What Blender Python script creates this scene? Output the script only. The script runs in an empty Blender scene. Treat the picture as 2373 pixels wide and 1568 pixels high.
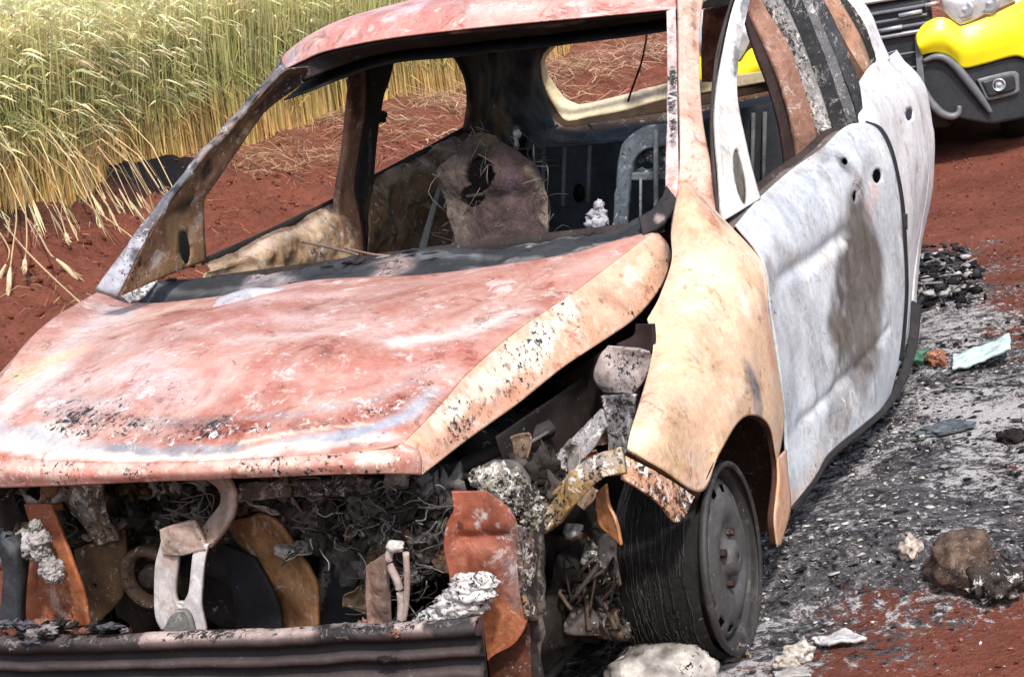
import bpy, bmesh, math, random
import numpy as np
from mathutils import Vector, Matrix
random.seed(7); rng = np.random.default_rng(11)
scene = bpy.context.scene
COL = scene.collection
# ------------------------------------------------------------------ camera
FPX = 1734.5
CAM = np.array([3.1897, 1.8218, 1.3774]); YAW, PITCH, ROLL = 3.55799, -0.181437, -0.179202
_d = np.array([math.cos(PITCH)*math.cos(YAW), math.cos(PITCH)*math.sin(YAW), math.sin(PITCH)])
_r = np.cross(_d, [0, 0, 1]); _r /= np.linalg.norm(_r); _u = np.cross(_r, _d)
RR = _r*math.cos(ROLL)+_u*math.sin(ROLL); UU = -_r*math.sin(ROLL)+_u*math.cos(ROLL)
cam = bpy.data.cameras.new('camera'); camo = bpy.data.objects.new('camera', cam); COL.objects.link(camo)
m = Matrix.Identity(4)
for i in range(3):
    m[i][0] = RR[i]; m[i][1] = UU[i]; m[i][2] = -_d[i]; m[i][3] = CAM[i]
camo.matrix_world = m
cam.sensor_width = 36; cam.lens = FPX/1024*36; cam.clip_start = .05; cam.clip_end = 2000
scene.camera = camo
# ------------------------------------------------------------------ light
SUN_EL, SUN_AZ = math.radians(51), math.radians(36)     # azimuth measured from +X towards +Y
sd = Vector((math.cos(SUN_EL)*math.cos(SUN_AZ), math.cos(SUN_EL)*math.sin(SUN_AZ), math.sin(SUN_EL)))
w = bpy.data.worlds.new("World"); scene.world = w; w.use_nodes = True
nt = w.node_tree; nt.nodes.clear()
sky = nt.nodes.new('ShaderNodeTexSky'); sky.sky_type = 'NISHITA'; sky.sun_disc = False
sky.sun_elevation = SUN_EL; sky.sun_rotation = math.radians(90)-SUN_AZ
sky.air_density = 1.2; sky.dust_density = 3.0
bg = nt.nodes.new('ShaderNodeBackground'); bg.inputs[1].default_value = .15
wo = nt.nodes.new('ShaderNodeOutputWorld')
nt.links.new(sky.outputs[0], bg.inputs[0]); nt.links.new(bg.outputs[0], wo.inputs[0])
sl = bpy.data.lights.new('sun', 'SUN'); sl.energy = 2.5; sl.angle = math.radians(4.); sl.color = (1, .95, .88)
so = bpy.data.objects.new('sun', sl); COL.objects.link(so); so.rotation_euler = sd.to_track_quat('Z', 'Y').to_euler()
scene.view_settings.view_transform = 'Standard'; scene.view_settings.look = 'None'
scene.view_settings.exposure = 0.74; scene.view_settings.gamma = 1
scene.render.engine = 'CYCLES'

# ------------------------------------------------------------------ maths helpers
def P(u, v, x=None, y=None, z=None):
    """a surveyed point: sight line of the survey picture (2372 px wide) met with a plane x=, y= or z="""
    a = u/2372*1024-512; b = -(v/2372*1024-338.3)
    D = _d+RR*a/FPX+UU*b/FPX
    t = (x-CAM[0])/D[0] if x is not None else (y-CAM[1])/D[1] if y is not None else (z-CAM[2])/D[2]
    return CAM+D*t
def pj(X):
    D = np.atleast_2d(X)-CAM; z = D@_d
    return np.stack([(FPX*(D@RR)/z+512)/1024*2372, (-FPX*(D@UU)/z+338.3)/1024*2372], 1)
def Lx(x, *uv): return [P(a, b, x=x) for a, b in uv]
def Ly(y, *uv): return [P(a, b, y=y) for a, b in uv]
def _h(i, j, k, s):
    n = (i*374761393+j*668265263+k*2147483647+s*974634777) & 0xffffffff
    n = ((n ^ (n >> 13))*1274126177) & 0xffffffff
    return ((n ^ (n >> 16)) & 0xffff)/65535.*2-1
def vnoise(X, sc=1., seed=0):
    X = np.atleast_2d(X)*sc; i = np.floor(X).astype(np.int64); f = X-i; f = f*f*(3-2*f); r = 0
    for a in (0, 1):
        for b in (0, 1):
            for c in (0, 1):
                r = r+_h(i[:, 0]+a, i[:, 1]+b, i[:, 2]+c, seed)*(f[:, 0] if a else 1-f[:, 0])*(f[:, 1] if b else 1-f[:, 1])*(f[:, 2] if c else 1-f[:, 2])
    return r
def fbm(X, sc=1., o=4, seed=0):
    return sum(vnoise(X, sc*2**k, seed+k)*.5**k for k in range(o))
def sstep(a, b, x): t = np.clip((x-a)/(b-a), 0, 1); return t*t*(3-2*t)
def resample(pts, n, smooth=True):
    p = np.array(pts, float)
    if len(p) == 2 or not smooth:
        d = np.r_[0, np.cumsum(np.linalg.norm(np.diff(p, axis=0), axis=1))]; t = np.linspace(0, d[-1], n)
        return np.stack([np.interp(t, d, p[:, k]) for k in range(3)], 1)
    q = np.vstack([2*p[0]-p[1], p, 2*p[-1]-p[-2]]); out = []
    for i in range(1, len(q)-2):
        for t in np.linspace(0, 1, 12, endpoint=False):
            out.append(.5*((2*q[i])+(-q[i-1]+q[i+1])*t+(2*q[i-1]-5*q[i]+4*q[i+1]-q[i+2])*t*t+(-q[i-1]+3*q[i]-3*q[i+1]+q[i+2])*t**3))
    out.append(q[-2])
    return resample(out, n, False)
def grid(rows, n, m, smooth=True):
    """rows: list of polylines -> n x m x 3 lofted sheet"""
    R = np.array([resample(r, m, smooth) for r in rows])
    if len(rows) == 2:
        t = np.linspace(0, 1, n)[:, None, None]; return R[0]*(1-t)+R[1]*t
    G = np.zeros((n, m, 3))
    for j in range(m):
        q = np.vstack([2*R[0, j]-R[1, j], R[:, j], 2*R[-1, j]-R[-2, j]])
        for i in range(n):
            s = i/(n-1)*(len(rows)-1); k = min(int(s), len(rows)-2); t = s-k; a, b, c, e = q[k:k+4]
            G[i, j] = .5*((2*b)+(-a+c)*t+(2*a-5*b+4*c-e)*t*t+(-a+3*b-3*c+e)*t**3)
    return G
def coons(top, bot, left, right, n, m):
    T, B = resample(top, m), resample(bot, m); L, R = resample(left, n), resample(right, n)
    s = np.linspace(0, 1, n)[:, None, None]; t = np.linspace(0, 1, m)[None, :, None]
    return (1-s)*T[None]+s*B[None]+(1-t)*L[:, None]+t*R[:, None]-((1-s)*(1-t)*T[0]+(1-s)*t*T[-1]+s*(1-t)*B[0]+s*t*B[-1])
# ------------------------------------------------------------------ materials
def newmat(name):
    mt = bpy.data.materials.new(name); mt.use_nodes = True
    n = mt.node_tree.nodes; l = mt.node_tree.links; return mt, n, l, n['Principled BSDF']
def ramp(n, p0, p1, c0=(0, 0, 0, 1), c1=(1, 1, 1, 1)):
    r = n.new('ShaderNodeValToRGB'); r.color_ramp.elements[0].position = p0; r.color_ramp.elements[1].position = p1
    r.color_ramp.elements[0].color = c0; r.color_ramp.elements[1].color = c1; return r
def mix(n, l, a, b, fac, mode='MIX'):
    x = n.new('ShaderNodeMix'); x.data_type = 'RGBA'; x.blend_type = mode
    for s, v in ((x.inputs[0], fac), (x.inputs[6], a), (x.inputs[7], b)):
        if isinstance(v, (int, float)): s.default_value = v
        elif isinstance(v, tuple): s.default_value = v
        else: l.new(v, s)
    return x.outputs[2]
def tex(n, l, co, sc, det=5, rough=.6, dist=0):
    t = n.new('ShaderNodeTexNoise'); t.inputs['Scale'].default_value = sc; t.inputs['Detail'].default_value = det
    t.inputs['Roughness'].default_value = rough; t.inputs['Distortion'].default_value = dist; l.new(co, t.inputs['Vector']); return t.outputs[0]
def mathn(n, l, op, a, b):
    x = n.new('ShaderNodeMath'); x.operation = op
    for s, v in ((x.inputs[0], a), (x.inputs[1], b)):
        if isinstance(v, (int, float)): s.default_value = v
        else: l.new(v, s)
    return x.outputs[0]
def burnt(name, rough=.7, spec=.25, var=.5, speck=(.02, .018, .018), flake=(.75, .72, .68), bump=.25, fine=1., flakes=True, haze=None, patch=.0, run=.0, pits=.5):
    """fire-scaled metal: base colour from the stains painted on the panel, then mottling, soot specks and ash flakes"""
    mt, n, l, b = newmat(name)
    at = n.new('ShaderNodeAttribute'); at.attribute_name = 'Col'
    tc = n.new('ShaderNodeTexCoord'); co = tc.outputs['Object']
    n1 = tex(n, l, co, 9*fine, 8, .65, .6); n2 = tex(n, l, co, 60*fine, 6, .7)
    r1 = ramp(n, .3, .75, (1-var, 1-var, 1-var, 1), (1+.2*var,)*3+(1,)); l.new(n1, r1.inputs[0])
    c = mix(n, l, at.outputs['Color'], r1.outputs[0], 1., 'MULTIPLY')
    r2 = ramp(n, .35, .7, (.78, .76, .75, 1), (1.12, 1.12, 1.12, 1)); l.new(n2, r2.inputs[0])
    c = mix(n, l, c, r2.outputs[0], 1., 'MULTIPLY')
    gt = n.new('ShaderNodeMath'); gt.operation = 'ADD'; gt.use_clamp = True; gt.inputs[1].default_value = 1.; l.new(at.outputs['Alpha'], gt.inputs[0]); gt = gt.outputs[0]
    if haze:
        hz = tex(n, l, co, 3.2, 7, .68, 1.6); rh = ramp(n, .44, .72); l.new(hz, rh.inputs[0]); hg = n.new('ShaderNodeMath'); hg.operation = 'ADD'; hg.use_clamp = True; hg.inputs[1].default_value = 1.; l.new(at.outputs['Alpha'], hg.inputs[0]); hm = mathn(n, l, 'MULTIPLY', mathn(n, l, 'MULTIPLY', rh.outputs[0], haze[3]), hg.outputs[0]); c = mix(n, l, c, tuple(haze[:3])+(1,), hm)
        if len(haze) > 4:
            h2 = tex(n, l, co, 5.5, 7, .7, 1.2); rh2 = ramp(n, .55, .70); l.new(h2, rh2.inputs[0]); c = mix(n, l, c, tuple(haze[4:7])+(1,), mathn(n, l, 'MULTIPLY', rh2.outputs[0], haze[7]))
    if patch:
        p1 = tex(n, l, co, 13*fine, 10, .82, .5); rp = ramp(n, .565, .60); l.new(p1, rp.inputs[0]); c = mix(n, l, c, (.70, .66, .63, 1), mathn(n, l, 'MULTIPLY', mathn(n, l, 'MULTIPLY', rp.outputs[0], patch*.55), gt))
        mp = n.new('ShaderNodeMapping'); mp.inputs['Location'].default_value = (3.1, 7.7, 1.3); l.new(co, mp.inputs[0])
        p2 = tex(n, l, mp.outputs[0], 10*fine, 10, .8, .8); rp2 = ramp(n, .56, .60); l.new(p2, rp2.inputs[0]); c = mix(n, l, c, (.58, .44, .38, 1), mathn(n, l, 'MULTIPLY', rp2.outputs[0], patch), 'MULTIPLY')
        p3 = tex(n, l, mp.outputs[0], 42*fine, 8, .85, .3); rp3 = ramp(n, .60, .63); l.new(p3, rp3.inputs[0]); c = mix(n, l, c, (.80, .76, .72, 1), mathn(n, l, 'MULTIPLY', mathn(n, l, 'MULTIPLY', rp3.outputs[0], patch*.6), gt))
    if run:
        mr = n.new('ShaderNodeMapping'); mr.inputs['Scale'].default_value = (1, 1, .12); l.new(co, mr.inputs[0])
        q1 = tex(n, l, mr.outputs[0], 26, 8, .78, .4); rq = ramp(n, .57, .66); l.new(q1, rq.inputs[0]); c = mix(n, l, c, (.46, .40, .36, 1), mathn(n, l, 'MULTIPLY', rq.outputs[0], run), 'MULTIPLY')
    if pits:
        vo = n.new('ShaderNodeTexVoronoi'); vo.inputs['Scale'].default_value = 85*fine; l.new(co, vo.inputs['Vector']); g_ = tex(n, l, co, 6, 4, .7); rv = ramp(n, .08, .16, (1, 1, 1, 1), (0, 0, 0, 1)); l.new(vo.outputs['Distance'], rv.inputs[0]); rg = ramp(n, .50, .62); l.new(g_, rg.inputs[0])
        c = mix(n, l, c, (.10, .06, .05, 1), mathn(n, l, 'MULTIPLY', mathn(n, l, 'MULTIPLY', rv.outputs[0], rg.outputs[0]), pits))
    # specks where alpha is high
    n3 = tex(n, l, co, 75*fine, 4, .8, .3); n5 = tex(n, l, co, 7*fine, 3, .6)
    th = mathn(n, l, 'ADD', n3, mathn(n, l, 'MULTIPLY', mathn(n, l, 'SUBTRACT', n5, .5), .5))
    th = mathn(n, l, 'ADD', th, mathn(n, l, 'MULTIPLY', at.outputs['Alpha'], .22))
    r3 = ramp(n, .70, .745); l.new(th, r3.inputs[0]); c = mix(n, l, c, speck+(1,), r3.outputs[0])
    if flakes:
        n4 = tex(n, l, co, 38*fine, 6, .75, 1.); th2 = mathn(n, l, 'ADD', n4, mathn(n, l, 'MULTIPLY', at.outputs['Alpha'], .13))
        r4 = ramp(n, .66, .72); l.new(th2, r4.inputs[0]); f = mathn(n, l, 'MULTIPLY', mathn(n, l, 'MULTIPLY', r4.outputs[0], .75), gt)
        c = mix(n, l, c, flake+(1,), f)
    l.new(c, b.inputs['Base Color']); b.inputs['Roughness'].default_value = rough; b.inputs['Specular IOR Level'].default_value = spec
    bp = n.new('ShaderNodeBump'); bp.inputs['Strength'].default_value = bump; bp.inputs['Distance'].default_value = .004
    l.new(mathn(n, l, 'ADD', n2, mathn(n, l, 'MULTIPLY', n1, 2.)), bp.inputs['Height']); l.new(bp.outputs[0], b.inputs['Normal'])
    return mt
M_PAINT = burnt('burnt_oxide', .5, .35, .25, bump=.18, haze=(.68, .58, .52, .5), patch=.85)
M_WHITE = burnt('ash_white_panel', .5, .35, .3, speck=(.10, .08, .07), flake=(.8, .8, .82), bump=.25, haze=(.76, .79, .84, .6, .33, .31, .29, .4), patch=.5, run=.75)
M_FUZZ = burnt('burnt_seat_fibre', .95, .1, .6, speck=(.03, .025, .025), flake=(.34, .29, .26), bump=1., fine=2.6)
M_METAL = burnt('scaled_metal', .65, .3, .6, bump=.5, patch=.6, run=.6)
M_BEAM = burnt('sooty_beam', .6, .3, .5, flake=(.22, .19, .18), bump=.4)
M_SOOT = burnt('sooty_metal', .75, .25, .6, flake=(.32, .3, .29), bump=.6)
M_ASH = burnt('ash_crust', .95, .1, .6, flake=(.7, .69, .68), bump=1.)
def plain(name, col, rough=.5, spec=.4, var=.15, sc=20, metal=0, bump=.05):
    mt, n, l, b = newmat(name); tc = n.new('ShaderNodeTexCoord')
    t = tex(n, l, tc.outputs['Object'], sc, 6, .65)
    r = ramp(n, .3, .75, tuple(c*(1-var) for c in col)+(1,), tuple(min(1, c*(1+var)) for c in col)+(1,)); l.new(t, r.inputs[0])
    l.new(r.outputs[0], b.inputs['Base Color']); b.inputs['Roughness'].default_value = rough
    b.inputs['Specular IOR Level'].default_value = spec; b.inputs['Metallic'].default_value = metal
    bp = n.new('ShaderNodeBump'); bp.inputs['Strength'].default_value = bump; bp.inputs['Distance'].default_value = .003; l.new(t, bp.inputs['Height']); l.new(bp.outputs[0], b.inputs['Normal'])
    return mt
PINK = (.44, .18, .13); PINK2 = (.66, .36, .30); CREAM = (.78, .60, .42); PEACH = (.74, .40, .22); ASHW = (.80, .78, .76); GREY = (.33, .34, .37)
SOOT = (.016, .015, .016); RUST = (.40, .11, .045); BROWN = (.24, .11, .055); BLUE = (.55, .60, .68); TAN = (.40, .24, .13); DGREY = (.07, .07, .08); WHITE = (.78, .79, .82)
# ------------------------------------------------------------------ object helpers
def setp(o, label=None, cat=None, group=None, kind=None):
    if label: o['label'] = label
    if cat: o['category'] = cat
    if group: o['group'] = group
    if kind: o['kind'] = kind
    return o
def empty(name, loc, label, cat, group=None):
    o = bpy.data.objects.new(name, None); COL.objects.link(o); o.location = loc; o.empty_display_size = .2
    return setp(o, label, cat, group)
def link(name, me, mat, parent=None, label=None):
    o = bpy.data.objects.new(name, me); COL.objects.link(o)
    if mat: me.materials.append(mat)
    if parent:
        o.parent = parent
        if parent.type == 'EMPTY': o.location = -parent.location
    if label: o['label'] = label
    return o
class MB:
    def __init__(s): s.v = []; s.f = []; s.c = []
    def add(s, V, F, col=(.5, .5, .5), a=0.):
        o = len(s.v); V = np.asarray(V, float); s.v.extend(map(tuple, V)); s.f.extend([tuple(i+o for i in f) for f in F])
        col = np.asarray(col, float)
        if col.ndim == 1: col = np.tile(col[:3], (len(V), 1))
        if col.shape[1] == 3: col = np.hstack([col, np.full((len(V), 1), a) if np.isscalar(a) else np.asarray(a)[:, None]])
        s.c.extend(map(tuple, col)); return s
    def mesh(s, name, smooth=True):
        me = bpy.data.meshes.new(name); me.from_pydata(s.v, [], s.f); me.update()
        at = me.color_attributes.new('Col', 'FLOAT_COLOR', 'POINT'); at.data.foreach_set('color', np.array(s.c, np.float32).ravel())
        if smooth: me.polygons.foreach_set('use_smooth', [True]*len(me.polygons))
        return me
    def build(s, name, mat, parent=None, smooth=True, label=None, bevel=0):
        o = link(name, s.mesh(name, smooth), mat, parent, label)
        if bevel:
            b = o.modifiers.new('b', 'BEVEL'); b.width = bevel; b.segments = 2; b.limit_method = 'ANGLE'
        return o
    # shapes
    def box(s, c, size, col=(.5, .5, .5), rot=None, a=0., jit=0):
        V = np.array([(x, y, z) for x in (-.5, .5) for y in (-.5, .5) for z in (-.5, .5)])*np.array(size)
        if jit: V = V+rng.uniform(-jit, jit, V.shape)
        if rot is not None: V = V@np.array(rot).T
        return s.add(V+np.array(c), [(0, 1, 3, 2), (4, 6, 7, 5), (0, 4, 5, 1), (2, 3, 7, 6), (0, 2, 6, 4), (1, 5, 7, 3)], col, a)
    def tube(s, pts, r, col=(.5, .5, .5), k=8, a=0., smooth=True, n=None, jit=0):
        p = resample(pts, n or max(2, len(pts)*(5 if smooth and len(pts) > 2 else 1)), smooth)
        if jit: p = p+fbm(p, 30, 2)[:, None]*jit
        rr = np.interp(np.linspace(0, 1, len(p)), np.linspace(0, 1, len(r)), r) if hasattr(r, '__len__') else np.full(len(p), r)
        T = np.gradient(p, axis=0); T /= np.linalg.norm(T, axis=1)[:, None]+1e-9
        ref = np.array([0, 0, 1.]) if abs(T[0][2]) < .8 else np.array([1., 0, 0]); V = []
        for q, t, ra in zip(p, T, rr):
            A = np.cross(t, ref); A /= np.linalg.norm(A)+1e-9; B = np.cross(t, A)
            for i in range(k):
                th = 2*math.pi*i/k; V.append(q+ra*(A*math.cos(th)+B*math.sin(th)))
        F = [(i*k+j, i*k+(j+1) % k, (i+1)*k+(j+1) % k, (i+1)*k+j) for i in range(len(p)-1) for j in range(k)]
        F += [tuple(range(k-1, -1, -1)), tuple((len(p)-1)*k+j for j in range(k))]
        return s.add(V, F, col, a)
    def lathe(s, prof, c, k=48, col=(.5, .5, .5), a=0., axis='y', arc=(0, 2*math.pi)):
        """prof: (radius, along axis)"""
        full = abs(arc[1]-arc[0]-2*math.pi) < 1e-6; kk = k if full else k+1; V = []
        for r_, h in prof:
            for i in range(kk):
                th = arc[0]+(arc[1]-arc[0])*i/k; q = (r_*math.cos(th), h, r_*math.sin(th)) if axis == 'y' else (h, r_*math.cos(th), r_*math.sin(th)) if axis == 'x' else (r_*math.cos(th), r_*math.sin(th), h)
                V.append(np.array(q)+np.array(c))
        F = []
        for i in range(len(prof)-1):
            for j in range(k if full else k):
                j2 = (j+1) % kk; F.append((i*kk+j, i*kk+j2, (i+1)*kk+j2, (i+1)*kk+j))
        return s.add(V, F, col, a)
    def blob(s, c, size, col=(.5, .5, .5), seed=0, amp=.3, sub=3, fr=2., a=0., colvar=0):
        bm = bmesh.new(); bmesh.ops.create_icosphere(bm, subdivisions=sub, radius=1); V = np.array([v.co[:] for v in bm.verts]); F = [[q.index for q in f.verts] for f in bm.faces]; bm.free()
        n_ = fbm(V+seed*3.7, fr, 4, seed); V2 = V*(1+amp*n_)[:, None]
        cc = np.tile(np.array(col, float), (len(V), 1))
        if colvar: cc = np.clip(cc*(1+colvar*fbm(V+seed, fr*2, 3, seed+9))[:, None], .005, .9)
        return s.add(V2*np.array(size)+np.array(c), F, cc, a)
def paint(V, base, alpha, stains, var=.12, seed=3):
    """stains = [(pixels or points, radius m, colour, strength, edge softness, alpha)] laid on the sheet itself"""
    C = np.tile(np.array(base, float), (len(V), 1)); A = np.full(len(V), float(alpha)); uvp = None
    C *= (1+var*fbm(V, 5, 4, seed))[:, None]
    for k, st in enumerate(stains):
        pts, r, col, s_ = st[:4]; soft = st[4] if len(st) > 4 else .5; al = st[5] if len(st) > 5 else None; nz = st[6] if len(st) > 6 else 1.
        if len(pts[0]) == 2:
            if uvp is None: uvp = pj(V)
            pts = [V[np.argmin(((uvp-np.array(q))**2).sum(1))] for q in pts]
        pts = np.array(pts); d = np.full(len(V), 9.)
        if len(pts) == 1: d = np.linalg.norm(V-pts[0], axis=1)
        for a_, b_ in zip(pts[:-1], pts[1:]):
            ab = b_-a_; t = np.clip(((V-a_)@ab)/(ab@ab+1e-9), 0, 1); d = np.minimum(d, np.linalg.norm(V-(a_+t[:, None]*ab), axis=1))
        d = d/r+nz*.62*fbm(V, .55/r, 4, seed+k*7+1)+nz*.22*fbm(V, 3./r, 3, seed+k*5+2)
        mk = s_*(1-sstep(.75-soft, 1+soft*.45, d))*np.clip(.86+.35*fbm(V, 26, 3, seed+k), 0, 1); C = C*(1-mk)[:, None]+np.array(col)*mk[:, None]
        if al is not None: A = A*(1-mk)+al*mk
    return np.hstack([np.clip(C, .004, .9), np.clip(A, -1, 1)[:, None]])
def sheet(name, G, mat, parent, base=(.5, .5, .5), alpha=.0, stains=(), thick=.003, dent=(.004, 3.), holes=(), fine_dent=0, label=None, var=.12, seed=None, pushes=(), keep_edges=True):
    seed = seed if seed is not None else sum(map(ord, name)) % 97
    n, m_, _ = G.shape; V = G.reshape(-1, 3).copy()
    du = np.gradient(G, axis=1).reshape(-1, 3); dv = np.gradient(G, axis=0).reshape(-1, 3)
    N = np.cross(du, dv); N /= np.linalg.norm(N, axis=1)[:, None]+1e-12
    s = np.linspace(0, 1, n)[:, None]; t = np.linspace(0, 1, m_)[None]
    e = (np.minimum(np.minimum(s, 1-s)*6, 1)*np.minimum(np.minimum(t, 1-t)*6, 1)).reshape(-1) if keep_edges else np.ones(n*m_)
    disp = dent[0]*fbm(V, dent[1], 4, seed)*(.25+.75*e)
    if fine_dent: disp += fine_dent*(1-np.abs(fbm(V, 12, 3, seed+5)))
    V2 = V+N*disp[:, None]
    if pushes:
        uvp = pj(V)
        for (pts, r, amt, dr) in pushes:
            pp = [V[np.argmin(((uvp-np.array(q))**2).sum(1))] for q in pts]; d = np.full(len(V), 9.)
            if len(pp) == 1: d = np.linalg.norm(V-pp[0], axis=1)
            for a_, b_ in zip(pp[:-1], pp[1:]):
                ab = b_-a_; tt = np.clip(((V-a_)@ab)/(ab@ab+1e-9), 0, 1); d = np.minimum(d, np.linalg.norm(V-(a_+tt[:, None]*ab), axis=1))
            V2 = V2+np.array(dr)*(amt*np.exp(-(d/r)**2)*np.minimum(1, e*1.))[:, None]
    C = paint(V, base, alpha, stains, var, seed)
    F = [(i*m_+j, i*m_+j+1, (i+1)*m_+j+1, (i+1)*m_+j) for i in range(n-1) for j in range(m_-1)]
    if holes:
        uvp = pj(V2); Fa = np.array(F); cell = np.linalg.norm(V[1]-V[0])+np.linalg.norm(V[m_]-V[0])
        ct = V2[Fa].mean(1); cuv = pj(ct); kill = np.zeros(len(F), bool); snap = {}
        for (hu, hv, ru, rv, ang) in holes:
            ca, sa = math.cos(ang), math.sin(ang)
            def ell(q):
                x = q[:, 0]-hu; y = q[:, 1]-hv; return np.sqrt(((x*ca+y*sa)/ru)**2+((-x*sa+y*ca)/rv)**2)
            kl = ell(cuv) < 1; kill |= kl
            ring = np.unique(Fa[kl].ravel()) if kl.any() else []
            keepv = set(np.unique(Fa[~kill].ravel())); k0 = int(np.argmin(ell(uvp))); ctr = V2[k0]
            for vi in ring:
                if vi in keepv:
                    ee = ell(uvp[vi:vi+1])[0]
                    if ee > .2: snap[vi] = V2[k0]+(V2[vi]-V2[k0])/ee
        for vi, q in snap.items(): V2[vi] = q
        F = [f for f, kx in zip(F, kill) if not kx]
    mb = MB(); mb.v = list(map(tuple, V2)); mb.f = F; mb.c = list(map(tuple, C))
    me = mb.mesh(name)
    if holes:
        bm = bmesh.new(); bm.from_mesh(me); bmesh.ops.delete(bm, geom=[v for v in bm.verts if not v.link_faces], context='VERTS'); bm.to_mesh(me); bm.free()
    o = link(name, me, mat, parent, label)
    if thick:
        so_ = o.modifiers.new('s', 'SOLIDIFY'); so_.thickness = thick; so_.offset = 0
    return o
def strip(name, L, R, mat, parent, n=60, m_=8, thick=.012, **kw):
    return sheet(name, grid([L, R], m_, n).transpose(1, 0, 2), mat, parent, thick=thick, **kw)
# ================================================================== the setting
def gh(x, y):
    x = np.asarray(x, float); y = np.asarray(y, float)
    X = np.stack([x, y, np.zeros_like(x)], -1).reshape(-1, 3)
    lip = -4.95+.12*fbm(X, .9, 3, 5).reshape(x.shape)
    t = np.clip((-1.35-y)/(-1.35-lip), 0, 1); bank = .80*(.42*t+.58*t**2.6)+.03*np.clip((-x-9), 0, 40)*t*.5
    fld = np.clip(lip-y, 0, 40)*.10
    rise = .05*np.clip(-4-x, 0, 60)*sstep(-2.5, -.5, y)*(1-sstep(20, 60, -x)*.5)
    n_ = (.075*fbm(X, 2.1, 5, 8).reshape(x.shape)+.05*np.abs(fbm(X*np.array([1., .35, 1.]), 4.5, 3, 31)).reshape(x.shape)*sstep(-2.4, -3.4, y)*sstep(-5.4, -4.8, y))*(sstep(-1.2, -2., y)+.15)+.012*fbm(X, 9, 3, 4).reshape(x.shape)*(1+1.8*sstep(-1.5, -2.2, y))
    car = (1-sstep(.0, .6, np.abs(y)-.9))*(1-sstep(0, .6, np.abs(x+1.1)-1.9)); n_ = n_*(1-.8*car)
    berm = .085*sstep(-.15, -.6, x)*sstep(.35, .85, y)*(1-sstep(2.2, 4, y))*sstep(-4.6, -3.6, x)  # rise added beside the doors to keep that ground brightly lit
    berm = berm+.035*sstep(.55, .25, x)*sstep(-.75, -.45, x)*sstep(.3, .6, y)*(1-sstep(1.0, 1.6, y))
    return bank+fld+rise+n_+berm
def GP(u, v, lift):
    D_ = P(u, v, x=0.)-CAM; D_ /= np.linalg.norm(D_); t = np.arange(2.5, 16, .02); q = CAM+D_*t[:, None]; k = np.argmax(q[:, 2] < gh(q[:, 0], q[:, 1])+lift)
    t = np.arange(t[k]-.02, t[k]+.002, .002); q = CAM+D_*t[:, None]; return q[np.argmax((q[:, 2] < gh(q[:, 0], q[:, 1])+lift) | (np.arange(len(t)) == len(t)-1))]
def axis(dense, far0, far1):
    a, b, s = dense; mid = list(np.arange(a, b, s)); lo = []; hi = []; q = a; st = s
    while q > far0: st *= 1.25; q -= st; lo.append(q)
    q = b; st = s; hi = [b]
    while q < far1: st *= 1.25; q += st; hi.append(q)
    return np.array(lo[::-1]+mid+hi)
def inpoly(x, y, poly):
    c = np.zeros(x.shape, bool); j = len(poly)-1
    for i in range(len(poly)):
        xi, yi = poly[i]; xj, yj = poly[j]
        c ^= ((yi > y) != (yj > y)) & (x < (xj-xi)*(y-yi)/(yj-yi+1e-12)+xi); j = i
    return c
def sdist(x, y, poly):
    d = np.full(x.shape, 99.); p = list(poly)+[poly[0]]
    for (ax, ay), (bx, by) in zip(p[:-1], p[1:]):
        t = np.clip(((x-ax)*(bx-ax)+(y-ay)*(by-ay))/((bx-ax)**2+(by-ay)**2), 0, 1); d = np.minimum(d, np.hypot(x-ax-t*(bx-ax), y-ay-t*(by-ay)))
    return np.where(inpoly(x, y, poly), d, -d)
ASH = [tuple(P(a, b, z=0)[:2]) for a, b in ((1180, 1680), (1900, 1610), (2050, 1510), (2240, 1440), (2420, 1370), (2560, 1100), (2420, 800), (2330, 730), (2260, 650), (2200, 600), (2080, 600))]+[(-3.7, .3), (-3.4, -.7), (.6, -.8), (1.2, -.2)]
xs = axis((-7, 1.2, .05), -1500, 300); ys = axis((-6.2, 2.2, .05), -1500, 1500)
GX, GY = np.meshgrid(xs, ys, indexing='ij'); GZ = gh(GX, GY)
ash = sdist(GX, GY, ASH); nx, ny = GX.shape
V = np.stack([GX, GY, GZ], -1).reshape(-1, 3)
mb = MB(); am = np.clip(.5+ash/.8, 0, 1).reshape(-1)
C = np.zeros((len(V), 4)); C[:, 0] = am; C[:, 1] = sstep(.55, .8, GZ.reshape(-1))*(V[:, 1] < -3); C[:, 2] = (sstep(-4.35, -4.50, V[:, 1])*(1-sstep(-5.1, -5.25, V[:, 1]))*sstep(-7.4, -6.6, V[:, 0])*np.clip(.75+.9*fbm(V, 1.8, 3, 3), 0, 1)); C[:, 3] = 0  # third channel paints the undercut's black shadow along the bank lip
for (u_, v_), r_, a_ in (((2290, 985), .30, 1), ((2350, 1100), .25, 1), ((2150, 960), .20, .9), ((2060, 1040), .16, .6), ((2330, 900), .25, .9), ((2180, 740), .35, .8), ((2000, 1180), .15, .5), ((2120, 1250), .12, .6), ((2330, 1280), .16, .6), ((1700, 1560), .2, .5), ((1960, 1380), .12, .4)):
    q_ = GP(u_, v_, 0); C[:, 3] = np.maximum(C[:, 3], a_*np.exp(-((V[:, 0]-q_[0])**2+(V[:, 1]-q_[1])**2)/r_**2))
for (u_, v_), r_ in (((2050, 1130), .14), ((2240, 1170), .16), ((1900, 1330), .14), ((2200, 880), .12)):
    q_ = GP(u_, v_, 0); C[:, 3] -= .7*np.exp(-((V[:, 0]-q_[0])**2+(V[:, 1]-q_[1])**2)/r_**2)
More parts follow.
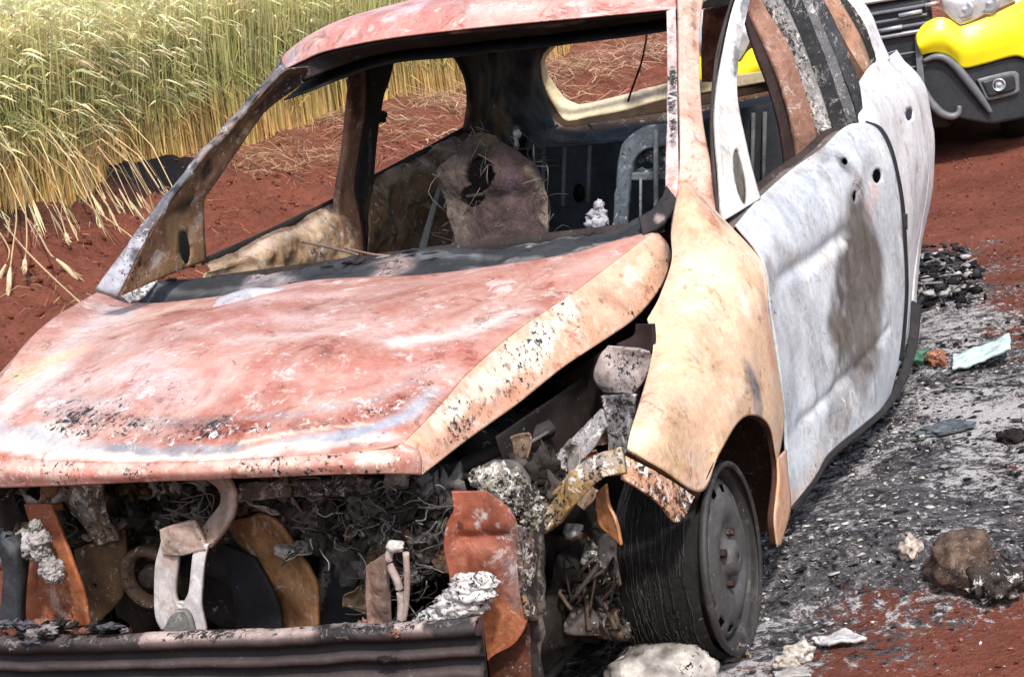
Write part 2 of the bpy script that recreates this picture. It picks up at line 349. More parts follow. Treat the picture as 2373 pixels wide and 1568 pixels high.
mb.v = V.tolist(); mb.c = C.tolist(); mb.f = [(i*ny+j, (i+1)*ny+j, (i+1)*ny+j+1, i*ny+j+1) for i in range(nx-1) for j in range(ny-1)]
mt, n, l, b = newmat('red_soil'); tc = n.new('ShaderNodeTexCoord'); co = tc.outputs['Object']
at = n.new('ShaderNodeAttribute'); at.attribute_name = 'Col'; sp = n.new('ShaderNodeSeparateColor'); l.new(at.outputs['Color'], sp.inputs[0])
n1 = tex(n, l, co, 2.2, 8, .7); n2 = tex(n, l, co, 28, 6, .75); n3 = tex(n, l, co, 75, 4, .7)
r1 = ramp(n, .3, .72, (.105, .034, .022, 1), (.34, .115, .074, 1)); l.new(mathn(n, l, 'ADD', mathn(n, l, 'MULTIPLY', n1, .5), mathn(n, l, 'MULTIPLY', n2, .5)), r1.inputs[0])
soil = r1.outputs[0]
# ash: black char, grey ash, white flecks
a1 = tex(n, l, co, 6, 8, .78, 1.6); a2 = tex(n, l, co, 24, 7, .85, 1.2)
ra = ramp(n, .42, .60, (.010, .010, .013, 1), (.24, .23, .24, 1)); l.new(mathn(n, l, 'ADD', mathn(n, l, 'MULTIPLY', a1, .35), mathn(n, l, 'MULTIPLY', a2, .65)), ra.inputs[0])
a3 = tex(n, l, co, 1.6, 4, .6, .8); rw = ramp(n, .545, .585); l.new(mathn(n, l, 'ADD', mathn(n, l, 'ADD', mathn(n, l, 'MULTIPLY', a1, .42), mathn(n, l, 'MULTIPLY', a2, .62)), mathn(n, l, 'ADD', mathn(n, l, 'MULTIPLY', mathn(n, l, 'SUBTRACT', a3, .5), .3), mathn(n, l, 'MULTIPLY', at.outputs['Alpha'], .065))), rw.inputs[0])
ashc = mix(n, l, ra.outputs[0], (.62, .59, .59, 1), mathn(n, l, 'MULTIPLY', rw.outputs[0], .9))
mk = mathn(n, l, 'ADD', sp.outputs[0], mathn(n, l, 'MULTIPLY', mathn(n, l, 'SUBTRACT', mathn(n, l, 'ADD', mathn(n, l, 'MULTIPLY', n1, .5), mathn(n, l, 'MULTIPLY', n2, .5)), .5), 3.4))
rm = ramp(n, .42, .56); l.new(mk, rm.inputs[0]); c = mix(n, l, soil, ashc, rm.outputs[0])
straw = ramp(n, .52, .6); l.new(tex(n, l, co, 45, 5, .8, 2), straw.inputs[0])
c = mix(n, l, c, (.42, .27, .17, 1), mathn(n, l, 'MULTIPLY', mathn(n, l, 'MULTIPLY', straw.outputs[0], sp.outputs[1]), .6))
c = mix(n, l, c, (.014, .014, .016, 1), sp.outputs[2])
l.new(c, b.inputs['Base Color']); b.inputs['Roughness'].default_value = .95; b.inputs['Specular IOR Level'].default_value = .1
bp = n.new('ShaderNodeBump'); bp.inputs['Strength'].default_value = 1.; bp.inputs['Distance'].default_value = .035
l.new(mathn(n, l, 'ADD', n2, mathn(n, l, 'MULTIPLY', n3, .5)), bp.inputs['Height']); l.new(bp.outputs[0], b.inputs['Normal'])
M_SOIL = mt
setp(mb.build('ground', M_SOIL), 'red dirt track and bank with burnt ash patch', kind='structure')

def leafmat(name, spec=.2):
    mt, n, l, b = newmat(name); at = n.new('ShaderNodeAttribute'); at.attribute_name = 'Col'
    l.new(at.outputs['Color'], b.inputs['Base Color']); b.inputs['Roughness'].default_value = .6; b.inputs['Specular IOR Level'].default_value = spec
    tr = n.new('ShaderNodeBsdfTranslucent'); l.new(at.outputs['Color'], tr.inputs[0]); mx = n.new('ShaderNodeMixShader'); mx.inputs[0].default_value = .3
    l.new(b.outputs[0], mx.inputs[1]); l.new(tr.outputs[0], mx.inputs[2]); l.new(mx.outputs[0], n['Material Output'].inputs[0]); return mt
M_LEAF = leafmat('wheat_leaf')
def ribbons(base, pts_fn, width, cols):
    """vectorised ribbons: base Nx3, pts list of K arrays Nx3, widths list K, cols list K of Nx3"""
    K = len(pts_fn); N = len(base); side = rng.normal(size=(N, 3)); side[:, 2] *= .2; side /= np.linalg.norm(side, axis=1)[:, None]
    V = np.zeros((N, K, 2, 3)); C = np.zeros((N, K, 2, 4))
    for k in range(K):
        V[:, k, 0] = pts_fn[k]-side*width[k]; V[:, k, 1] = pts_fn[k]+side*width[k]; C[:, k, :, :3] = cols[k][:, None]; C[:, k, :, 3] = 1
    idx = np.arange(N*K*2).reshape(N, K, 2); F = []
    for k in range(K-1): F.append(np.stack([idx[:, k, 0], idx[:, k, 1], idx[:, k+1, 1], idx[:, k+1, 0]], -1))
    return V.reshape(-1, 3), np.concatenate(F), C.reshape(-1, 4)
def fast(name, parts, mat):
    Vs, Fs, Cs, o = [], [], [], 0
    for V, F, C in parts: Vs.append(V); Fs.append(F+o); Cs.append(C); o += len(V)
    V = np.concatenate(Vs).astype(np.float32); F = np.concatenate(Fs).astype(np.int32); C = np.concatenate(Cs).astype(np.float32)
    me = bpy.data.meshes.new(name); me.vertices.add(len(V)); me.vertices.foreach_set('co', V.ravel()); me.loops.add(F.size); me.loops.foreach_set('vertex_index', F.ravel())
    me.polygons.add(len(F)); me.polygons.foreach_set('loop_start', np.arange(0, F.size, F.shape[1], dtype=np.int32)); me.update(); me.validate()
    a = me.color_attributes.new('Col', 'FLOAT_COLOR', 'POINT'); a.data.foreach_set('color', C.ravel()); return link(name, me, mat)
def jc(c, N, v=.25): return np.clip(np.array(c)*(1+rng.normal(0, v, (N, 1)))*(1+rng.normal(0, .07, (N, 3))), .01, .9)
# wheat field
def wheat(N, x0, x1, d0, d1, hmin, hmax, wd, ear=1.):
    x = rng.uniform(x0, x1, N); y = -4.9-d0-(rng.uniform(0, 1, N)**1.3)*(d1-d0)+.12*fbm(np.stack([x, x*0, x*0], 1), .9, 3, 5)
    z = gh(x, y); B = np.stack([x, y, z-.02], 1); h = rng.uniform(hmin, hmax, N)*(1+.08*fbm(B, .7, 2, 3))
    lean = rng.normal(0, .032, (N, 2))+np.array([-.03, .02]); p = []
    for t in (0, .3, .65, 1): p.append(B+np.stack([lean[:, 0]*h*t*(1+t), lean[:, 1]*h*t*(1+t), h*t], 1))
    gold = jc((.62, .40, .15), N); green = jc((.34, .34, .145), N); pale = jc((.50, .48, .21), N, .2); mid = gold*.5+green*.5
    parts = [ribbons(B, p, [wd, wd, wd*.9, wd*.6], [gold, mid, green, pale])]
    # ears: nodding
    k = rng.uniform(0, 1, N) < ear; T = p[3][k]; n_ = k.sum(); dr = rng.normal(0, .5, (n_, 2))+np.array([-.9, .15]); dr /= np.linalg.norm(dr, axis=1)[:, None]
    q = []; L = rng.uniform(.09, .15, n_)
    for t, zz in ((0, 0), (.35, .2), (.7, .18), (1., .02), (1.5, -.35)): q.append(T+np.stack([dr[:, 0]*L*t, dr[:, 1]*L*t, L*zz], 1))
    ec = jc((.74, .68, .40), n_, .15); parts.append(ribbons(T, q, [.003, .009, .011, .008, .001], [ec, ec, ec*1.05, ec, ec]))
    for _ in range(2):   # awns
        parts.append(ribbons(T, [q[1], q[3]+rng.normal(0, .02, (n_, 3)), q[4]+rng.normal(0, .045, (n_, 3))], [.001, .0016, .0005], [ec*1.1]*3))
    # leaves
    k = rng.uniform(0, 1, N) < .7; T = (p[1]*.5+p[2]*.5)[k]+np.array([0, 0, 1])*rng.normal(0, .12, (k.sum(), 1)); n_ = k.sum(); th = rng.uniform(0, 6.28, n_); L = rng.uniform(.1, .26, n_)
    d2 = np.stack([np.cos(th), np.sin(th), th*0], 1)*L[:, None]; lc = jc((.34, .36, .15), n_, .3); low = (T[:, 2]-gh(T[:, 0], T[:, 1])) < .3; lc[low] = jc((.5, .32, .13), low.sum(), .25)
    parts.append(ribbons(T, [T, T+d2*.4+np.array([0, 0, .07]), T+d2+np.array([0, 0, -.03])], [wd, wd*1.1, .001], [lc]*3)); return parts
W = wheat(4200, -7.6, -3.6, 0, 1.0, .35, 1.1, .004, 1.)+wheat(8500, -9.5, -3.6, 0, 1.0, .7, 1.2, .004, .35)+wheat(11000, -15, -8, 0, 1.2, .8, 1.2, .005, .12)+wheat(8000, -8, -3, 1.0, 4.2, .8, 1.2, .006, .8)+wheat(10000, -18, -8, 1.0, 4.2, .9, 1.25, .006, .2)+wheat(6000, -30, -14, 0, 3, .8, 1.15, .008, .5)+wheat(7000, -26, -4, 4., 9, .95, 1.25, .012, .8)
o = fast('wheat_field', W, M_LEAF); setp(o, 'field of ripening wheat standing along the top of the dirt bank', 'wheat', kind='stuff')
# dead stems and ears drooping over the lip of the bank, far left
def droop(N):
    x = rng.uniform(-5.9, -4.4, N); y = -4.88+rng.normal(0, .08, N); B = np.stack([x, y, gh(x, y)], 1); s = rng.uniform(.6, 1.25, N)[:, None]; side = rng.normal(0, .10, (N, 1)); out = rng.uniform(.25, .75, (N, 1))
    mk_ = lambda a, up: B+np.hstack([side*a*1.6+.06*a, out*a, up*np.ones((N, 1))])*s
    p = [B, mk_(.25, .38), mk_(.55, .42), mk_(.85, .22), mk_(1.0, -.02)]; lim = gh(p[4][:, 0], p[4][:, 1])+.03; p[4][:, 2] = np.maximum(p[4][:, 2], lim)
    c = jc((.62, .47, .26), N, .2); T = p[4]; d_ = (p[4]-p[3]); d_ /= np.linalg.norm(d_, axis=1)[:, None]; ec = jc((.66, .55, .33), N, .2)
    parts = [ribbons(B, p, [.004, .004, .0035, .003, .0025], [c]*5), ribbons(T, [T, T+d_*.04, T+d_*.09, T+d_*.13, T+d_*.19], [.002, .006, .0065, .004, .001], [ec]*5)]
    for _ in range(3): parts.append(ribbons(T, [T+d_*.02, T+d_*.10+rng.normal(0, .012, (N, 3)), T+d_*.2+rng.normal(0, .03, (N, 3))], [.0014, .0016, .0006], [ec]*3))
    return parts
o = fast('drooping_wheat', droop(48), M_LEAF); setp(o, 'tangle of pale dead wheat stems drooping over the bank at far left', 'dead wheat', kind='stuff')
# dry straw lying over the bank
def straw(N, xr, yr, L0, L1, col, down=.6, wd=.0022):
    x = rng.uniform(*xr, N); y = rng.uniform(*yr, N); z = gh(x, y); B = np.stack([x, y, z+.005], 1); L = rng.uniform(L0, L1, N); th = rng.normal(1.5, 1.1, N)
    d2 = np.stack([np.cos(th), np.sin(th)], 1)*L[:, None]; p = [B]
    for t, up in ((.5, rng.uniform(.02, .35, N)), (1., rng.uniform(-.05, .25, N))):
        q = B[:, :2]+d2*t; zz = np.maximum(gh(q[:, 0], q[:, 1])+.004, z+up*L*(1-down*t*.5)-down*.2*L*t); p.append(np.stack([q[:, 0], q[:, 1], zz], 1))
    c = jc(col, N, .3); return ribbons(B, p, [wd, wd, wd*.4], [c, c, c])
S = [straw(120, (-7, -3), (-4.5, -3.0), .08, .25, (.50, .33, .2)), straw(3400, (-14, -7), (-5.05, -4.3), .08, .3, (.50, .33, .2)), straw(1500, (-14, -7), (-4.45, -3.0), .05, .22, (.44, .24, .15)), straw(4200, (-30, -9), (-5.2, -4.0), .1, .4, (.50, .34, .24), wd=.006),
     straw(2200, (-26, -8), (-4.8, -2.0), .1, .35, (.46, .25, .17), wd=.005), straw(2200, (-9, -3), (-4.4, -1.6), .03, .10, (.40, .17, .11))]
o = fast('dry_straw', S, M_LEAF); setp(o, 'dry straw and dead grass strewn over the red bank', 'straw', kind='stuff')
# clods
def scatter(N, fn, smin, smax, cols, sub=1, flat=.6, up=.3, spiky=.35):
    bm = bmesh.new(); bmesh.ops.create_icosphere(bm, subdivisions=sub, radius=1); V0 = np.array([v.co[:] for v in bm.verts]); F0 = np.array([[q.index for q in f.verts] for f in bm.faces]); bm.free()
    x, y = fn(N); N = len(x); z = gh(x, y); s = smin+(smax-smin)*rng.uniform(0, 1, N)**4; A = rng.normal(0, 1, (N, 3, 3)); Q = np.linalg.qr(A)[0]
    Vn = V0[None]*(1+rng.uniform(-spiky, spiky, (N, len(V0), 1))); Vn = Vn*np.stack([np.ones(N), rng.uniform(.4, 1, N), rng.uniform(.25, .8, N)], 1)[:, None]; Vn = np.einsum('nvk,nkj->nvj', Vn, Q)
    Vn[:, :, 2] *= flat; Vn = Vn*s[:, None, None]+np.stack([x, y, z+s*up], 1)[:, None]
    c = np.array(cols)[rng.integers(0, len(cols), N)]*(1+rng.normal(0, .2, (N, 1))); c = np.clip(c, .005, .85); C = np.repeat(np.hstack([c, np.zeros((N, 1))]), len(V0), 0)
    return Vn.reshape(-1, 3), (F0[None]+(np.arange(N)*len(V0))[:, None, None]).reshape(-1, 3), C
def notash(xr, yr):
    def f(N):
        x = rng.uniform(*xr, N); y = rng.uniform(*yr, N); k = sdist(x, y, ASH)+rng.normal(0, .08, N) < -.02; return x[k], y[k]
    return f
def unif(xr, yr): return lambda N: (rng.uniform(*xr, N), rng.uniform(*yr, N))
o = fast('soil_clods', [scatter(7000, unif((-10, 0), (-5, -1.4)), .006, .03, [(.2, .055, .03), (.27, .075, .045)]), scatter(11000, notash((-7, 1), (.2, 2.4)), .002, .011, [(.22, .06, .04), (.17, .045, .03), (.34, .13, .09)])], M_ASH)
setp(o, 'small clods of red soil lying on the track and bank', 'soil', kind='stuff')
def inash(xr, yr, lo=0., white=0):
    def f(N):
        x = rng.uniform(*xr, N); y = rng.uniform(*yr, N); d = sdist(x, y, ASH)+.25*fbm(np.stack([x, y, x*0], 1), 2, 3, 6); dens = 1.3*fbm(np.stack([x, y, x*0], 1), 2.2, 4, 16)-.15
        dens = dens if not white else 1.6*fbm(np.stack([x, y, x*0], 1), 3.5, 4, 77)+.35*sstep(.9, 1.4, y+x*-.12)-.2
        k = (d > lo) & (dens+rng.uniform(-.5, .6, N) > 0); return x[k], y[k]
    return f
cg = [(.015, .015, .018), (.03, .03, .034), (.1, .1, .105), (.02, .02, .02), (.22, .21, .21)]; cw = [(.62, .6, .58), (.45, .43, .43), (.7, .66, .62), (.35, .33, .33), (.40, .37, .35)]
o = fast('ash_debris', [scatter(26000, inash((-4.2, 1.), (-.3, 2.2)), .002, .011, cg, flat=.45, spiky=.8), scatter(26000, inash((-4.2, 1), (.0, 2.2), white=1), .002, .011, cw, flat=.35, spiky=.9), scatter(1100, inash((-4.2, .8), (.3, 2.2)), .006, .022, cw+cg+cg, flat=.3, spiky=.9), scatter(6000, inash((-4.6, 1.2), (.5, 2.6), -.8), .0015, .009, cw+cw+cg, flat=.4, spiky=.8)], M_ASH)
setp(o, 'black char and pale ash crumbs covering the ground beside the burnt car', 'ash', kind='stuff')
# ================================================================== the burnt car
car = empty('burnt_car', (-1.3, 0, 0), 'burnt out hatchback shell, rust pink and ash white, without glass, standing on red dirt', 'burnt car')
def flip(G): return G[::-1]
# ---- hood
rear = [P(a, b, x=x) for a, b, x in ((240, 670, -.50), (330, 706, -.44), (560, 690, -.36), (740, 660, -.33), (1000, 645, -.33), (1300, 597, -.38), (1420, 562, -.44), (1518, 535, -.50))]
front = [P(a, b, x=x) for a, b, x in ((-75, 1010, .50), (-20, 1050, .60), (140, 1068, .645), (300, 1072, .66), (480, 1068, .67), (650, 1058, .665), (800, 1048, .65), (890, 1038, .63), (935, 1026, .60))]
midl = []
top7 = resample(rear, 40); fr7 = resample(front, 40)
rows = []
for t in (0, .2, .4, .6, .8, .93, 1):
    q = top7*(1-t)+fr7*t; s = np.linspace(0, 1, 40)
    q[:, 2] += .055*math.sin(math.pi*t**1.15)*(1-.0*s)+(.012*np.sin(math.pi*s)*(1-t))
    rows.append(q)
# right crease of the hood follows the surveyed line
cre = resample([P(1518, 535, x=-.50), P(1337, 672, x=-.16), P(1200, 765, x=.10), P(1087, 862, x=.30), P(1012, 948, x=.46), P(935, 1026, x=.60)], 7)
for r_, c_ in zip(rows, [cre[0]]+[cre[i] for i in range(1, 7)]):
    pass
G = grid(rows, 90, 130)
crv = resample([P(1518, 535, x=-.50), P(1337, 672, x=-.16), P(1200, 765, x=.10), P(1087, 862, x=.30), P(1012, 948, x=.46), P(935, 1026, x=.60)], 400)
wgt = np.linspace(0, 1, 130)**6
for i in range(90):
    k = np.argmin(abs(crv[:, 0]-G[i, -1, 0])); G[i] = G[i]+wgt[:, None]*(crv[k]-G[i, -1])
hoodstains = [
    ([(120, 850), (240, 760), (330, 720)], .12, (.74, .52, .42), .8, .9), ([(-20, 990), (120, 880), (260, 720)], .06, (.72, .66, .66), .7, .9, .3), ([(200, 900), (380, 860), (420, 930)], .08, (.70, .56, .54), .7, .9, .4), ([(100, 860), (150, 830)], .07, (.76, .58, .33), .8, .8, .3),
    ([(60, 900), (20, 960)], .08, (.7, .62, .55), .8, .7), ([(300, 930), (360, 900)], .055, (.62, .60, .62), .8, .6, .9), ([(160, 940), (260, 960)], .05, (.45, .40, .40), .7, .6, 1.),
    ([(520, 720), (640, 690), (760, 690)], .06, (.72, .5, .46), .6, .8), ([(920, 790), (1080, 760), (1190, 710)], .045, (.82, .76, .72), .95, .8), ([(560, 800), (760, 780), (900, 790)], .04, (.78, .62, .57), .6, .9),
    ([(420, 780), (700, 740), (900, 760)], .07, (.72, .50, .46), .6, .9), ([(500, 900), (800, 880), (1000, 850)], .05, (.72, .50, .45), .5, .9), ([(-40, 1040), (100, 1045), (330, 1056), (560, 1052), (760, 1034), (900, 1010)], .022, (.76, .70, .64), .9, .7), ([(0, 1000), (60, 1040)], .02, (.4, .42, .47), .8, .6),
    ([(760, 950), (900, 900)], .05, (.70, .46, .40), .5, .9), ([(600, 900), (420, 860)], .09, (.56, .17, .13), .5, .9), ([(900, 860), (1100, 780)], .07, (.56, .18, .14), .5, .9),
    ([(1290, 640), (1450, 570)], .06, (.56, .17, .12), .6, .8), ([(1000, 660), (1250, 620)], .04, (.60, .25, .20), .5, .8),
    ([(150, 985), (330, 1005), (480, 1012)], .045, (.30, .10, .07), .85, .6, .9, .6), ([(480, 1010), (640, 1000), (760, 990), (900, 950), (980, 890)], .030, (.34, .10, .065), .9, .5, .95, .5),
    ([(330, 985), (520, 990)], .022, (.12, .10, .10), .7, .5, 1.), ([(560, 980), (700, 975), (860, 940), (1000, 850)], .014, (.30, .27, .29), .7, .6, 1., .6), ([(700, 940), (850, 900), (1050, 800)], .012, (.35, .12, .09), .6, .7, .8, .7),
    ([(-20, 1030), (60, 1010), (140, 1030)], .05, (.75, .68, .62), .95, .5), ([(40, 1000), (180, 1040), (330, 1045)], .022, (.36, .38, .42), .8, .6),
    ([(260, 1045), (420, 1050), (560, 1043)], .022, (.24, .25, .28), .95, .5, 0, .4), ([(640, 1036), (760, 1022), (880, 995), (950, 960), (1000, 905)], .024, (.36, .40, .47), .95, .5, 0, .4), ([(560, 1030), (700, 1010), (860, 985)], .006, (.76, .66, .5), .8, .5, 0, .5),
    ([(520, 1058), (640, 1042), (760, 1030)], .010, (.8, .72, .6), .9, .5), ([(150, 1050), (300, 1062), (520, 1062)], .014, (.80, .66, .56), .8, .6),
    ([(860, 715)], .008, SOOT, 1, .4), ([(465, 757)], .008, (.1, .03, .03), .9, .4), ([(265, 815), (290, 808)], .008, (.28, .12, .08), .9, .4), ([(905, 690)], .006, (.1, .04, .04), .8, .4),
    ([(1490, 555), (1520, 540)], .03, (.30, .10, .07), .8, .6)]
hood = sheet('hood', G, M_PAINT, car, PINK, .05, hoodstains, thick=.004, dent=(.006, 2.5), fine_dent=.0, pushes=[([(1050, 800), (1300, 680)], .12, .018, (0, 0, -1)), ([(300, 850), (700, 900)], .2, .012, (0, 0, 1))], seed=13, var=.10)
HOODL = G[:, 0].copy()
# front lip of the hood
fl = [P(a, b, x=x) for a, b, x in ((-90, 1120, .50), (-20, 1128, .605), (140, 1124, .655), (300, 1116, .67), (480, 1109, .68), (650, 1102, .675), (800, 1097, .665), (900, 1096, .645), (962, 1101, .62))]
lipm_ = 0
lipm = [(np.array(a)*.45+np.array(b)*.55+np.array([.012, 0, .004])) for a, b in zip(front, fl)]
lipm[-1] = G[-1, -1]*.5+P(977, 1099, x=.60)*.5+np.array([0, .016, .010]); fl[-1] = P(977, 1099, x=.60)
sheet('hood_lip', grid([list(G[-1][::12])+[G[-1][-1]], lipm, fl], 16, 120), M_PAINT, hood, (.50, .20, .155), .5, [([(0, 1080), (300, 1085), (560, 1078), (900, 1060)], .016, (.78, .6, .5), .75, .7), ([(0, 1110), (480, 1100)], .006, (.6, .34, .24), .7, .6)], thick=.003, dent=(.002, 8), seed=4)
# right skirt
sk_t = [G[i, -1] for i in range(0, 90, 8)]+[G[-1, -1]]
sk_b = [P(1557, 590, x=-.50), P(1552, 625, x=-.47), P(1520, 675, x=-.38), P(1470, 738, x=-.25), P(1300, 853, x=.05), P(1212, 925, x=.20), P(1090, 1012, x=.40), P(977, 1099, x=.60)]
sb = resample(sk_b, 13); st = resample(sk_t, 13); sm = [a*.5+c*.5+np.array([0, .005, .003]) for a, c in zip(st, sb)]
FLK = [([(u, v)], .006+.004*random.random(), c_, .95, .3) for u, v, c_ in ((1280, 760, SOOT), (1300, 742, SOOT), (1250, 790, (.1, .1, .1)), (1215, 838, SOOT), (1175, 850, (.12, .1, .08)), (1340, 712, (.1, .09, .08)), (1320, 745, SOOT), (1150, 905, (.1, .1, .1)), (1110, 900, (.15, .12, .1)), (1050, 985, (.1, .07, .06)), (1240, 815, (.08, .08, .08)), (1390, 700, (.1, .05, .03)))]
sheet('hood_side_flange', grid([st, sm, sb], 26, 150), M_PAINT, hood, (.70, .38, .25), .35,
      [([(1380, 690), (1480, 620), (1530, 590)], .045, (.50, .33, .19), .8, .8), ([(1400, 690), (1440, 710)], .02, (.25, .1, .05), .6, .8), ([(1250, 770), (1320, 730), (1180, 850), (1080, 930), (1010, 985)], .032, (.85, .80, .66), .95, .35, .6),
       ([(960, 1060), (1060, 1000), (1200, 900)], .02, (.62, .28, .18), .7, .6, .8), ([(1540, 560), (1550, 600)], .018, (.09, .05, .03), .9, .5), ([(1450, 655), (1500, 600)], .02, (.8, .72, .55), .6, .6)]+FLK, thick=.003, dent=(.004, 7), seed=5)
o = strip('hood_edge_flange', [a+np.array([0, -.002, 0]) for a in sb], [a+np.array([-.01, -.035, -.008]) for a in sb], M_SOOT, hood, n=60, m_=5, thick=.002, base=(.05, .03, .025))
# bent ash tab on the rear edge
strip('bent_tab', [P(482, 724, x=-.16), P(560, 738, x=-.14), P(640, 704, x=-.2)], [P(505, 690, x=-.22), P(580, 668, x=-.24), P(668, 670, x=-.26)], M_WHITE, hood, n=30, m_=14, thick=.003, base=(.40, .38, .42), stains=[([(560, 700), (570, 730)], .02, (.25, .24, .27), .8), ([(500, 715)], .02, (.6, .4, .4), .6)], dent=(.012, 14))
# ---- left fender
F_ = [[(1500, 738, .68), (1513, 790, .70), (1505, 850, .71), (1480, 940, .73), (1460, 1000, .74), (1452, 1040, .74)],
      [(1530, 682, .68), (1550, 780, .73), (1550, 860, .76), (1535, 940, .775), (1522, 1010, .78), (1530, 1086, .78)],
      [(1556, 602, .66), (1600, 730, .75), (1605, 850, .785), (1600, 950, .80), (1600, 1040, .80), (1622, 1138, .80)],
      [(1556, 530, .64), (1640, 660, .755), (1660, 780, .79), (1662, 880, .81), (1660, 980, .82), (1664, 1052, .825)],
      [(1578, 430, .66), (1690, 590, .77), (1710, 720, .80), (1715, 830, .82), (1712, 910, .83), (1708, 978, .832)],
      [(1610, 440, .68), (1715, 575, .775), (1745, 720, .815), (1755, 830, .825), (1752, 900, .83), (1745, 962, .835)],
      [(1640, 470, .70), (1742, 590, .785), (1766, 720, .818), (1783, 830, .825), (1790, 920, .83), (1782, 990, .835)],
      [(1668, 512, .72), (1762, 604, .795), (1780, 730, .815), (1802, 860, .815), (1815, 970, .815), (1800, 1075, .825)]]
Gf = grid([Ly(0)+[P(a, b, y=y) for a, b, y in c] for c in F_], 110, 90)
fst = [([(1600, 560), (1570, 640)], .07, (.72, .33, .20), .8, .8), ([(1660, 620), (1700, 680), (1690, 760)], .075, (.80, .66, .44), .9, .8), ([(1560, 760), (1580, 900)], .07, (.78, .58, .36), .8, .8), ([(1480, 1010), (1560, 1060)], .035, (.83, .68, .42), .9, .7),  # cream run over the bulge paints in its highlight
       ([(1740, 560), (1770, 640)], .05, (.80, .62, .48), .6, .8), ([(1770, 750), (1790, 850)], .045, (.66, .30, .20), .85, .8), ([(1738, 885), (1748, 905), (1752, 945)], .050, (.10, .105, .12), 1., .2, .3, .35), ([(1728, 865)], .03, (.25, .2, .17), .7, .6), ([(1725, 875)], .010, (.3, .26, .2), .7, .6),
       ([(1690, 940), (1720, 900)], .02, (.8, .66, .5), .9, .6), ([(1720, 720), (1710, 690)], .02, (.84, .78, .74), .9, .7), ([(1600, 450), (1660, 520)], .03, (.45, .17, .08), .8, .8), ([(1630, 470), (1670, 510)], .018, (.22, .08, .04), .8, .6, .5),
       ([(1600, 1000), (1650, 940)], .03, (.74, .42, .26), .6, .8), ([(1610, 1100), (1560, 1075)], .012, (.60, .28, .12), .7, .7), ([(1560, 850), (1590, 1000)], .02, (.52, .42, .34), .35, .9), ([(1640, 690)], .005, (.15, .1, .06), .8, .4)]
fen = sheet('front_fender', Gf, M_PAINT, car, (.72, .49, .32), -.25, fst, thick=.003, dent=(.005, 4), pushes=[([(1600, 620), (1540, 720)], .06, .015, (0, -1, 0)), ([(1590, 880)], .08, .012, (0, -1, 0)), ([(1700, 680)], .08, .01, (0, 1, .3))], seed=21)
leg = strip('fender_rear_leg', [P(a, b, y=.826) for a, b in ((1799, 1062), (1800, 1120), (1792, 1200), (1800, 1263))], [P(a, b, y=.815) for a, b in ((1820, 1040), (1825, 1110), (1830, 1180), (1807, 1263))], M_PAINT, fen, n=40, m_=10, thick=.004, base=(.66, .33, .17), stains=[([(1805, 1240)], .05, (.62, .27, .10), .8)])
# arch lip, inward
al = [P(a, b, y=y) for a, b, y in ((1622, 1140, .80), (1664, 1052, .825), (1708, 978, .832), (1745, 961, .835), (1782, 990, .835), (1800, 1070, .826), (1801, 1120, .826), (1792, 1200, .826), (1799, 1262, .824))]
strip('arch_lip', al, [a+np.array([0, -.014, -.002]) for a in al], M_SOOT, fen, n=70, m_=5, thick=.003, base=(.07, .03, .02))
# wheel arch liner (steel wheelhouse)
mb = MB(); A0 = []
mb.lathe([(.335, .79), (.345, .70), (.345, .60), (.335, .50), (.30, .485), (.05, .48)], (-.13, 0, .19), 40, (.075, .035, .022), arc=(1.15, math.pi+.15)); mb.build('wheelhouse', M_METAL, car)
# bumper bracket under the fender nose
mb = MB(); bk = []
strip('fender_nose_flange', [P(1452, 1041, y=.742), P(1530, 1088, y=.778), P(1622, 1140, y=.80)], [P(1450, 1052, y=.72), P(1530, 1105, y=.755), P(1612, 1160, y=.78)], M_METAL, car, n=30, m_=5, thick=.004, base=(.16, .09, .05))
strip('bumper_side_bracket', [P(1448, 1056, y=.742), P(1530, 1100, y=.778), P(1608, 1150, y=.80)], [P(1440, 1108, y=.742), P(1520, 1160, y=.775), P(1562, 1208, y=.79), P(1590, 1190, y=.80)], M_METAL, car, n=60, m_=24, thick=.006, base=(.60, .33, .20), alpha=.9,
      stains=[([(1480, 1100)], .006, SOOT, 1, .3), ([(1560, 1190)], .008, SOOT, 1, .3), ([(1520, 1140), (1590, 1170)], .015, (.4, .14, .06), .8, .6, 1.), ([(1460, 1080)], .015, (.72, .5, .36), .7)], dent=(.006, 12))
